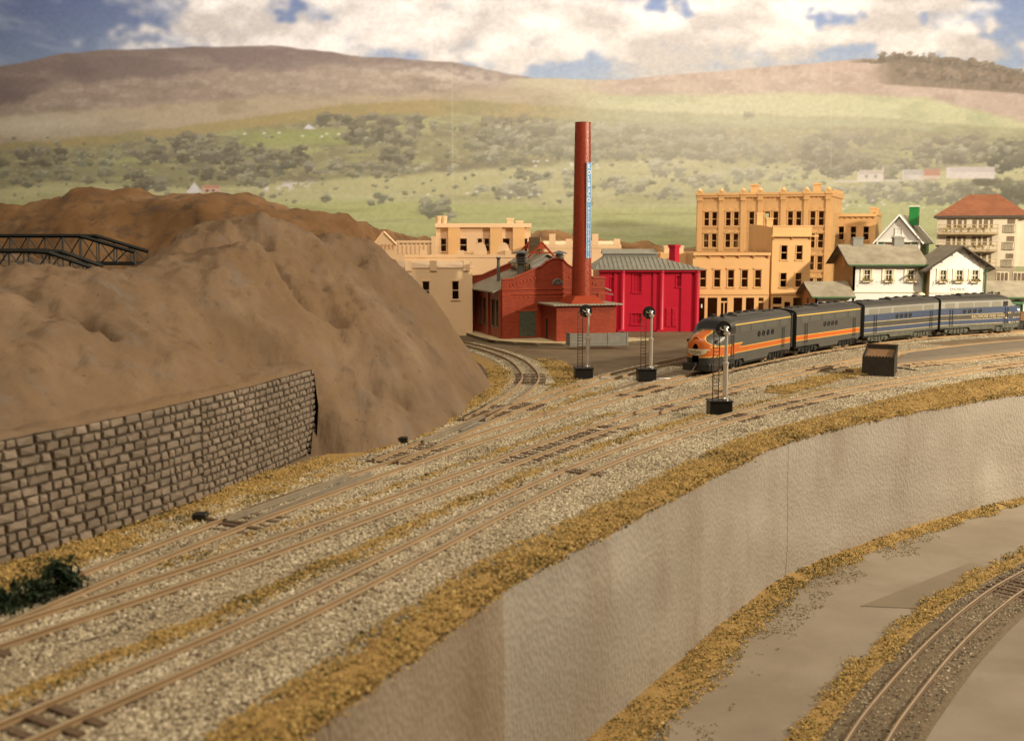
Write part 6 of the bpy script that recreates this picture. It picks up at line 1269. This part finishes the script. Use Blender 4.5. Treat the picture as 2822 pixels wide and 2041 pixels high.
            # zig-zag band that links nose and side
            for s_ in (-1, 1):
                y = s_ * (HWD + .012); za, zb = 1.56, 2.34; ex = x1 - 1.6
                for m_, pl_ in ((M['yellow'], [(x1 + .3, 2.03), (x1 + .3, zb + .05), (ex, zb + .05), (ex + .55, 2.02)]), (M['orange'], [(x1 + .3, 1.96), (x1 + .3, zb - .01), (ex + .14, zb - .01), (ex + .64, 1.96)])):
                    yq = y + (s_ * .008 if m_ is M['orange'] else 0); mb = MB(); mb.add([(a, yq, b) for a, b in pl_], [(0, 1, 2, 3) if s_ > 0 else (3, 2, 1, 0)]); mb.build('zigzag_stripe', m_, r)
            for s_ in (-1, 1): mb = MB(); mb.bar((tipx - .05, s_ * .34, 1.98), (tipx - .05, s_ * .34, 2.2), .02); mb.build('grab_iron', blk, no)
        # side cab windows
        for s_ in (-1, 1): MB().box((x1 - .1, s_ * (HWD + .004) - .01, 3.28), (x1 + .75, s_ * (HWD + .004) + .01, 3.85)).build('cab_window', M['dark_glass'], r)
        mb = MB(); mb.box((tipx - .35, -1.3, .28), (tipx - .12, 1.3, .95)); mb.box((tipx - 1.4, -1.42, .3), (tipx - .353, 1.42, .93)); mb.build('pilot', blk, r, bevel=.1)
        mb = MB(); mb.box((tipx - .2, -.16, .72), (tipx + .32, .16, 1.0)); mb.build('coupler', blk, r); mb = MB(); mb.path([(tipx + .2, .1, .75), (tipx + .34, .05, .55), (tipx + .36, -.05, .35), (tipx + .3, -.2, .2), (tipx + .22, -.42, .16)], .05, 8); mb.build('coupler_pin', M['steel'], r)
        for s_ in (-.5, .5): mb = MB(); mb.M = Matrix.Translation((x1 + .15, s_, 4.78)) @ Matrix.Rotation(math.pi / 2, 4, 'Y'); mb.lathe([(.06, -.5), (.07, .05), (.17, .28), (.17, .32)], (0, 0, 0), 10); mb.M = None; mb.bar((x1 + .1, s_, 4.5), (x1 + .1, s_, 4.8), .05); mb.build('horn', blk, r)
    # roof: winter hatch with raised side lip, fans
    mb = MB(); xa, xb = (x0 + L * .42, x0 + L * .86) if not nose else (x0 + L * .28, x0 + L * .62)
    mb.box((xa, -.78, 4.42), (xb, .78, 4.74)); mb.build('roof_hatch', M['loco_roof'], r, bevel=.06)
    for k in range(4): mb = MB(); mb.lathe([(.3, 0), (.3, .12), (.12, .16)], (xa + .5 + k * (xb - xa - 1) / 3, 0, 4.743), 12); mb.build('roof_fan', blk, r)
    for k in (x0 + 1.2, x0 + 2.6): mb = MB(); mb.box((k, -.45, 4.5), (k + .9, .45, 4.72)); mb.build('roof_box', blk, r, bevel=.05)
    # sides
    gz0, gz1 = 3.28, 3.84; gm = M['grille'] if kind == 'orange' else M['grille_b']
    gl = [(.06, .17), (.19, .34), (.38, .56), (.58, .76), (.80, .93)] if not nose else [(.05, .15), (.20, .36), (.38, .54), (.58, .68)]
    pv = [.42, .48, .54, .60] if not nose else [.26, .32, .38, .44]
    for s_ in (-1, 1):
        for a, b in gl: MB().box((x0 + a * L, s_ * (HWD + .008) - .012, gz0), (x0 + b * L, s_ * (HWD + .008) + .012, gz1)).build('air_grille', gm, r)
        for p in pv:
            mb = MB(); mb.M = Matrix.Translation((x0 + p * L, s_ * HWD, 2.86)) @ Matrix.Rotation(math.pi / 2, 4, 'X'); mb.lathe([(.25, -.05), (.25, .05), (.2, .06), (.2, -.06)], (0, 0, 0), 16, cap=False); po = mb.build('porthole', blk, r)
            mb = MB(); mb.M = Matrix.Translation((x0 + p * L, s_ * HWD, 2.86)) @ Matrix.Rotation(math.pi / 2, 4, 'X'); mb.lathe([(.2, -.02), (.2, .02)], (0, 0, 0), 16); mb.build('pane', M['dark_glass'], po)
        for p in ((.12, .88) if not nose else (.10, (x1 - x0 + .35) / L)):
            for dx in (0, .42): mb = MB(); xx = x0 + p * L + dx; y = s_ * (HWD + .07); mb.bar((xx, y, 1.25), (xx, y, 3.1), .03, 6); mb.bar((xx, s_ * HWD, 1.27), (xx, y, 1.27), .03); mb.bar((xx, s_ * HWD, 3.08), (xx, y, 3.08), .03); mb.build('grab_iron', blk, r)
            mb = MB(); xx = x0 + p * L
            for zz in (.35, .65, .95): mb.box((xx, s_ * (HWD - .02) - .1, zz), (xx + .42, s_ * (HWD - .02) + .1, zz + .05))
            for dx in (0, .40): mb.bar((xx + dx, s_ * (HWD - .02), .33), (xx + dx, s_ * (HWD - .02), 1.2), .03)
            mb.build('steps', blk if kind == 'orange' else M['under'], r)
    # skirt, fuel tank, trucks
    tr = [x0 + L * .20, x0 + L * .77 if not nose else x0 + L * .74]
    sm = M['loco_grey'] if kind == 'orange' else M['under']
    for s_ in (-1, 1): MB().prism([(tr[0] + 2.05, .62), (tr[1] - 2.05, .62), (tr[1] - 1.75, .96), (tr[0] + 1.75, .96)], s_ * HWD - .05, s_ * HWD + .003).build('side_skirt', sm, r)
    MB().box((tr[0] + 2.3, -1.15, .3), (tr[1] - 2.3, 1.15, .9)).build('fuel_tank', M['under'] if kind != 'orange' else blk, r, bevel=.12)
    MB().box((x0 + .2, -1.3, .75), (x1 + (2.4 if nose else -.2), 1.3, 1.1)).build('underframe', blk, r)
    fm_ = M['under'] if kind != 'orange' else blk
    for tx in tr:
        tk = MB(); tk.box((tx - 1.9, -.9, .42), (tx + 1.9, .9, .72)); tk = tk.build('truck', blk, r)
        for s_ in (-1, 1):
            mb = MB(); mb.prism([(tx - 2.0, .55), (tx - 1.7, .42), (tx - .75, .42), (tx - .5, .28), (tx + .5, .28), (tx + .75, .42), (tx + 1.7, .42), (tx + 2.0, .55), (tx + 2.0, .8), (tx - 2.0, .8)], s_ * 1.32 - .1, s_ * 1.32 + .1)
            for q in (-1.3, 1.3): mb.box((tx + q - .22, s_ * 1.42 - .1, .32), (tx + q + .22, s_ * 1.42 + .1, .74)); mb.bar((tx + q, s_ * 1.5, .5), (tx + q, s_ * 1.56, .5), .15, 10)
            for q in (-.55, 0, .55): mb.bar((tx + q, s_ * 1.45, .35), (tx + q, s_ * 1.45, .82), .11, 8)
            mb.build('side_frame', fm_, tk)
            for q in (-1.3, 1.3): mb = MB(); mb.M = Matrix.Translation((tx + q, s_ * .72, .475)) @ Matrix.Rotation(math.pi / 2, 4, 'X'); mb.lathe([(.52, -s_ * .0 - .1), (.52, -.02), (.475, 0), (.475, .1)], (0, 0, 0), 20); mb.build('wheel', M['tarnish'], tk, smooth=True)
    mb = MB(); hz = [(x0 - .1, -1.0 if not front else 1.0, 1.0), (x0 - .4, -1.0 if not front else 1.0, .7), (x0 - .75, -1.0 if not front else 1.0, .8)]; mb.path(hz, .05, 6); mb.build('air_hose', M['steel'], r)
    return r
GL = 'four coupled diesel locomotives'
L1 = locomotive('orange nosed grey diesel locomotive leading the train beside the signal', 16.6, 'orange', 'left', 78.6 + 2.0 - 2.0 + 7.2, GL)
L2 = locomotive('grey cabless diesel unit with straight orange stripe coupled behind the orange nosed one', 14.0, 'orange', None, 102.6, GL)
L3 = locomotive('blue and grey cabless diesel unit with gold pin stripes and no lettering', 14.9, 'blue', None, 118.4, GL)
L4 = locomotive('blue and grey cab diesel locomotive lettered in gold on its black band', 14.9, 'blue', 'right', 134.2, GL)
text('BALTIMORE AND OHIO', .46, M['gold'], L4, (.6, -(HWD + .012), 2.145), FRONT, sx=1.18)
# something brown waits at the right edge behind the blue nose
wg = thing('goods_wagon', 'brown goods wagon beyond the blue locomotive nose', 'wagon', (*cC.off(cC.near(68, 135.7), np.array(-5.5)), .05), math.atan2(2.0, 10)); 
MB().box((-1.5, -1.4, 1.0), (9, 1.4, 2.0)).build('body', M['rust'], wg); MB().box((-1.4, -1.2, .5), (8.9, 1.2, .997)).build('underframe', M['black'], wg)
for q in (.2, 1.9, 6, 7.6):
    for s_ in (-1, 1): mb = MB(); mb.M = Matrix.Translation((q, s_ * .72, .45)) @ Matrix.Rotation(math.pi / 2, 4, 'X'); mb.lathe([(.45, -.07), (.45, .07)], (0, 0, 0), 16); mb.build('wheel', M['black'], wg)

# ------------------------------------------------------------------ signals
def signal(label, x, y, h, rz=0.0):
    r = thing('signal', label, 'signal', (x, y, -.15), rz, 'searchlight signals beside the tracks')
    MB().box((-.85, -.55, 0), (.65, .75, .95)).build('base', M['black'], r, bevel=.05); MB().box((-.9, -.6, .953), (.7, .8, 1.06)).build('base_top', M['black'], r)
    hh = h + .15; p = MB(); p.lathe([(.24, 0), (.24, .12), (.17, .16), (.17, hh * .38)], (.25, 0, 1.063), 14); p.lathe([(.21, 0), (.21, .12)], (.25, 0, 1.063 + hh * .38), 14); p.lathe([(.105, 0), (.105, hh * .30)], (.25, 0, 1.183 + hh * .38), 12); p.build('mast', M['silver'], r, smooth=True)
    zt = 1.183 + hh * .68; p = MB(); p.lathe([(.11, -.1), (.22, -.05), (.24, .08), (.12, .2)], (.25, 0, zt), 12); p.bar((.25, 0, zt + .1), (.15, 0, zt + .45), .11, 8); p.bar((.15, 0, zt + .4), (.15, 0, hh - .32), .1, 8); p.bar((-.15, 0, zt + .3), (-.15, 0, hh - .4), .055, 6); p.bar((-.15, 0, zt + .3), (.2, 0, zt + .2), .05); p.build('bracket', M['silver'], r)
    ld = MB()
    for xx in (-.60, -.20): ld.bar((xx, .0, 1.06), (xx, 0, zt + .25), .035)
    k = 1.2
    while k < zt + .2: ld.bar((-.60, 0, k), (-.20, 0, k), .026); k += .26
    ld.build('ladder', M['tie'], r)
    hd = MB(); hd.M = Matrix.Translation((0.05, .1, hh - .52)) @ Matrix.Rotation(math.pi / 2, 4, 'X'); hd.lathe([(.50, -.02), (.53, .0), (.53, .05), (.48, .06), (.2, .04)], (0, 0, 0), 28); hd = hd.build('target', M['black'], r, smooth=True)
    q = MB(); q.M = Matrix.Translation((0.05, .1, hh - .50)) @ Matrix.Rotation(math.pi / 2, 4, 'X'); q.lathe([(.17, -.45), (.24, -.3), (.24, .0), (.20, .10), (.1, .12)], (0, 0, 0), 16); q.build('lamp_housing', M['black'], hd, smooth=True)
    q = MB(); q.M = Matrix.Translation((.18, -.25, hh - .42)); q.lathe([(.02, .12), (.15, .06), (.17, 0), (.15, -.03)], (0, 0, 0), 12); q.build('cap', M['silver'], hd, smooth=True)
    return r
signal('silver signal mast on black box in front of the brick factory annex', 6.1, 90.6, 6.15, R(4))
signal('silver signal mast on black box in front of the crimson building', 11.3, 90.0, 6.05, R(4))
signal('silver signal mast on black box standing in front of the orange nosed locomotive', 14.05, 72.3, 6.2, R(2))
mb = MB(); mb.path([(6.9, 90.4, -.02), (7.7, 90.6, .06), (8.4, 90.1, .02), (8.9, 90.3, -.05)], .05, 6); tag(mb.build('wire', M['sign_white']), 'short white wire lying beside the signal base near the factory', 'wire')
mb = MB(); mb.path([(12.1, 90.2, .0), (12.7, 90.0, .05), (13.3, 90.3, .0)], .05, 6); tag(mb.build('wire', M['sign_white']), 'short white wire lying between signal base and locomotive nose', 'wire')

# ------------------------------------------------------------------ black brick hut
p0 = Vector((30.3, 93.6, -.15)); p1 = Vector((32.6, 92.6, -.15)); rz = math.atan2(p1.y - p0.y, p1.x - p0.x)
r = thing('brick_hut', 'small black brick hut with rusty sloping roof between two tracks', 'hut', p0, rz); w, d = 2.65, 3.4; M['soot_brick'] = brickmat('black_brick', (0.040, 0.032, 0.024), (0.028, 0.022, 0.017), (0.055, 0.042, 0.03), .36, .17, .8, .3)
hb, hf_ = 2.15, 1.62
MB().box((0, 0, 0), (w, .18, hf_)).build('front_wall', M['soot_brick'], r); MB().box((0, d - .18, 0), (w, d, hb + .25)).build('back_wall', M['soot_brick'], r)
for x in (0, w - .18): mb = MB(); mb.M = side_frame(x + .18, .183, math.pi / 2); mb.prism([(0, 0), (d - .366, 0), (d - .366, hb), (0, hf_)], 0, .18); mb.build('side_wall', M['soot_brick'], r)
vs = [(.19, .19, hf_ - .1), (w - .19, .19, hf_ - .1), (w - .19, d - .19, hb - .1), (.19, d - .19, hb - .1)]; MB().add(vs + [(x, y, z - .12) for x, y, z in vs], [(0, 1, 2, 3), (7, 6, 5, 4), (4, 5, 1, 0), (5, 6, 2, 1), (6, 7, 3, 2), (7, 4, 0, 3)]).build('roof', M['rust'], r)
for x in (0.03, w - .15):
    for k in range(14): MB().box((x, .2 + k * .22, hf_ + (hb - hf_) * (k + .5) / 14 + .06), (x + .12, .34 + k * .22, hf_ + (hb - hf_) * (k + .5) / 14 + .16)).build('coping_brick', M['soot'], r)
for k in range(10): MB().box((.02 + k * .265, .02, hf_ + .003), (.2 + k * .265, .16, hf_ + .1)).build('coping_brick', M['soot'], r)
MB().box((-.05, d - .1, hb + .253), (w + .05, d + .08, hb + .33)).build('ridge_strip', M['rust'], r)
mb = MB(); mb.box((29.2, 94.2, -.1), (29.75, 94.6, .28)); mb.box((28.9, 94.3, -.1), (29.19, 94.55, .1)); tag(mb.build('buffer_stop', M['tie'], bevel=.05), 'little dark lump beside the black brick hut', 'buffer stop')

# ------------------------------------------------------------------ truss bridges behind the hill
def bridge(label, xl, xr, Y, ztop, depth, ends, gapy=4.2):
    r = thing('truss_bridge', label, 'bridge', (xl, Y, ztop - depth), 0, 'dark truss bridges'); n = int((xr - xl) / 1.7); L = xr - xl; m_ = M['bridge']
    def zt(x): return depth * min(1.0, .45 + .55 * min(x, L - x) / ends)
    for s_ in (0, gapy):
        MB().box((0, s_ - .12, 0), (L, s_ + .12, .3)).build('bottom_chord', m_, r); P = [(L * i / n, s_, zt(L * i / n)) for i in range(n + 1)]
        mb = MB(); [mb.bar(a, b, .2) for a, b in zip(P[:-1], P[1:])]; mb.build('top_chord', m_, r)
        for i in range(n + 1): MB().bar((P[i][0], s_, .15), P[i], .085).build('vertical', m_, r)
        for i in range(n): a, b = (P[i], (P[i + 1][0], s_, .15)) if i % 2 else ((P[i][0], s_, .15), P[i + 1]); MB().bar(a, b, .07).build('diagonal', m_, r)
    MB().box((0, .13, .05), (L, gapy - .13, .2)).build('deck', m_, r)
M['bridge'] = plain('dark_green_grey_steel', (0.012, 0.014, 0.013), .5, .2, 1)
bridge('dark steel truss bridge behind the hill, the higher one against the far hill', -64, -38.6, 112, aty(200, 650, 112).z, 3.0, 5.5)
bridge('dark steel truss bridge just above the brown hill crest, the lower one', -62, -38.2, 99, aty(150, 692, 99).z, 2.6, 4.0, 3.0)

# ------------------------------------------------------------------ bush at the wall foot, small strays
c0 = Vector((-15.3, 34.6, -.1)); r = thing('bush', 'dark green scrubby bush at the foot of the stone wall', 'bush', c0)
V = []; Fv = []; g = np.random.default_rng(3)
for lob in ((-.2, -.2, .45, .7), (-.9, -1.1, .4, .7), (.45, .7, .45, .5), (-1.6, -2.2, .4, .8), (.1, .6, .85, .35), (-2.2, -3.3, .4, .8)):
    for _ in range(380):
        p = np.array(lob[:3]) + g.normal(0, .42, 3) * lob[3] * np.array([1, 1, .75]); p[2] = max(.02, p[2]); k = len(V); V += [tuple(p + q) for q in g.normal(0, .085, (3, 3))]; Fv.append((k, k + 1, k + 2))
MB().add(V, Fv).build('foliage', M['foliage'], r)
mb = MB()
for _ in range(16): a = g.uniform(-1.8, .6); mb.path([(a, a * 1.3, 0), (a + g.normal(0, .25), a * 1.3 + g.normal(0, .25), .5), (a + g.normal(0, .45), a * 1.3 + g.normal(0, .4), 1.1)], .022, 5)
an_ = [(.35 + .5 * math.cos(q), .4 + .3 * math.cos(q), .75 + .55 * math.sin(q)) for q in np.linspace(0, math.pi, 9)]; mb.path(an_, .03, 5); mb.build('stem', M['foliage'], r)
mb = MB(); mb.lathe([(.09, 0), (.06, .2), (.1, .26), (.05, .42)], (*atz(1265, 1128, 0)[:2], -.1), 8); tag(mb.build('figurine', M['sign_white']), 'tiny white stray figure at the foot of the brown hill', 'figure')
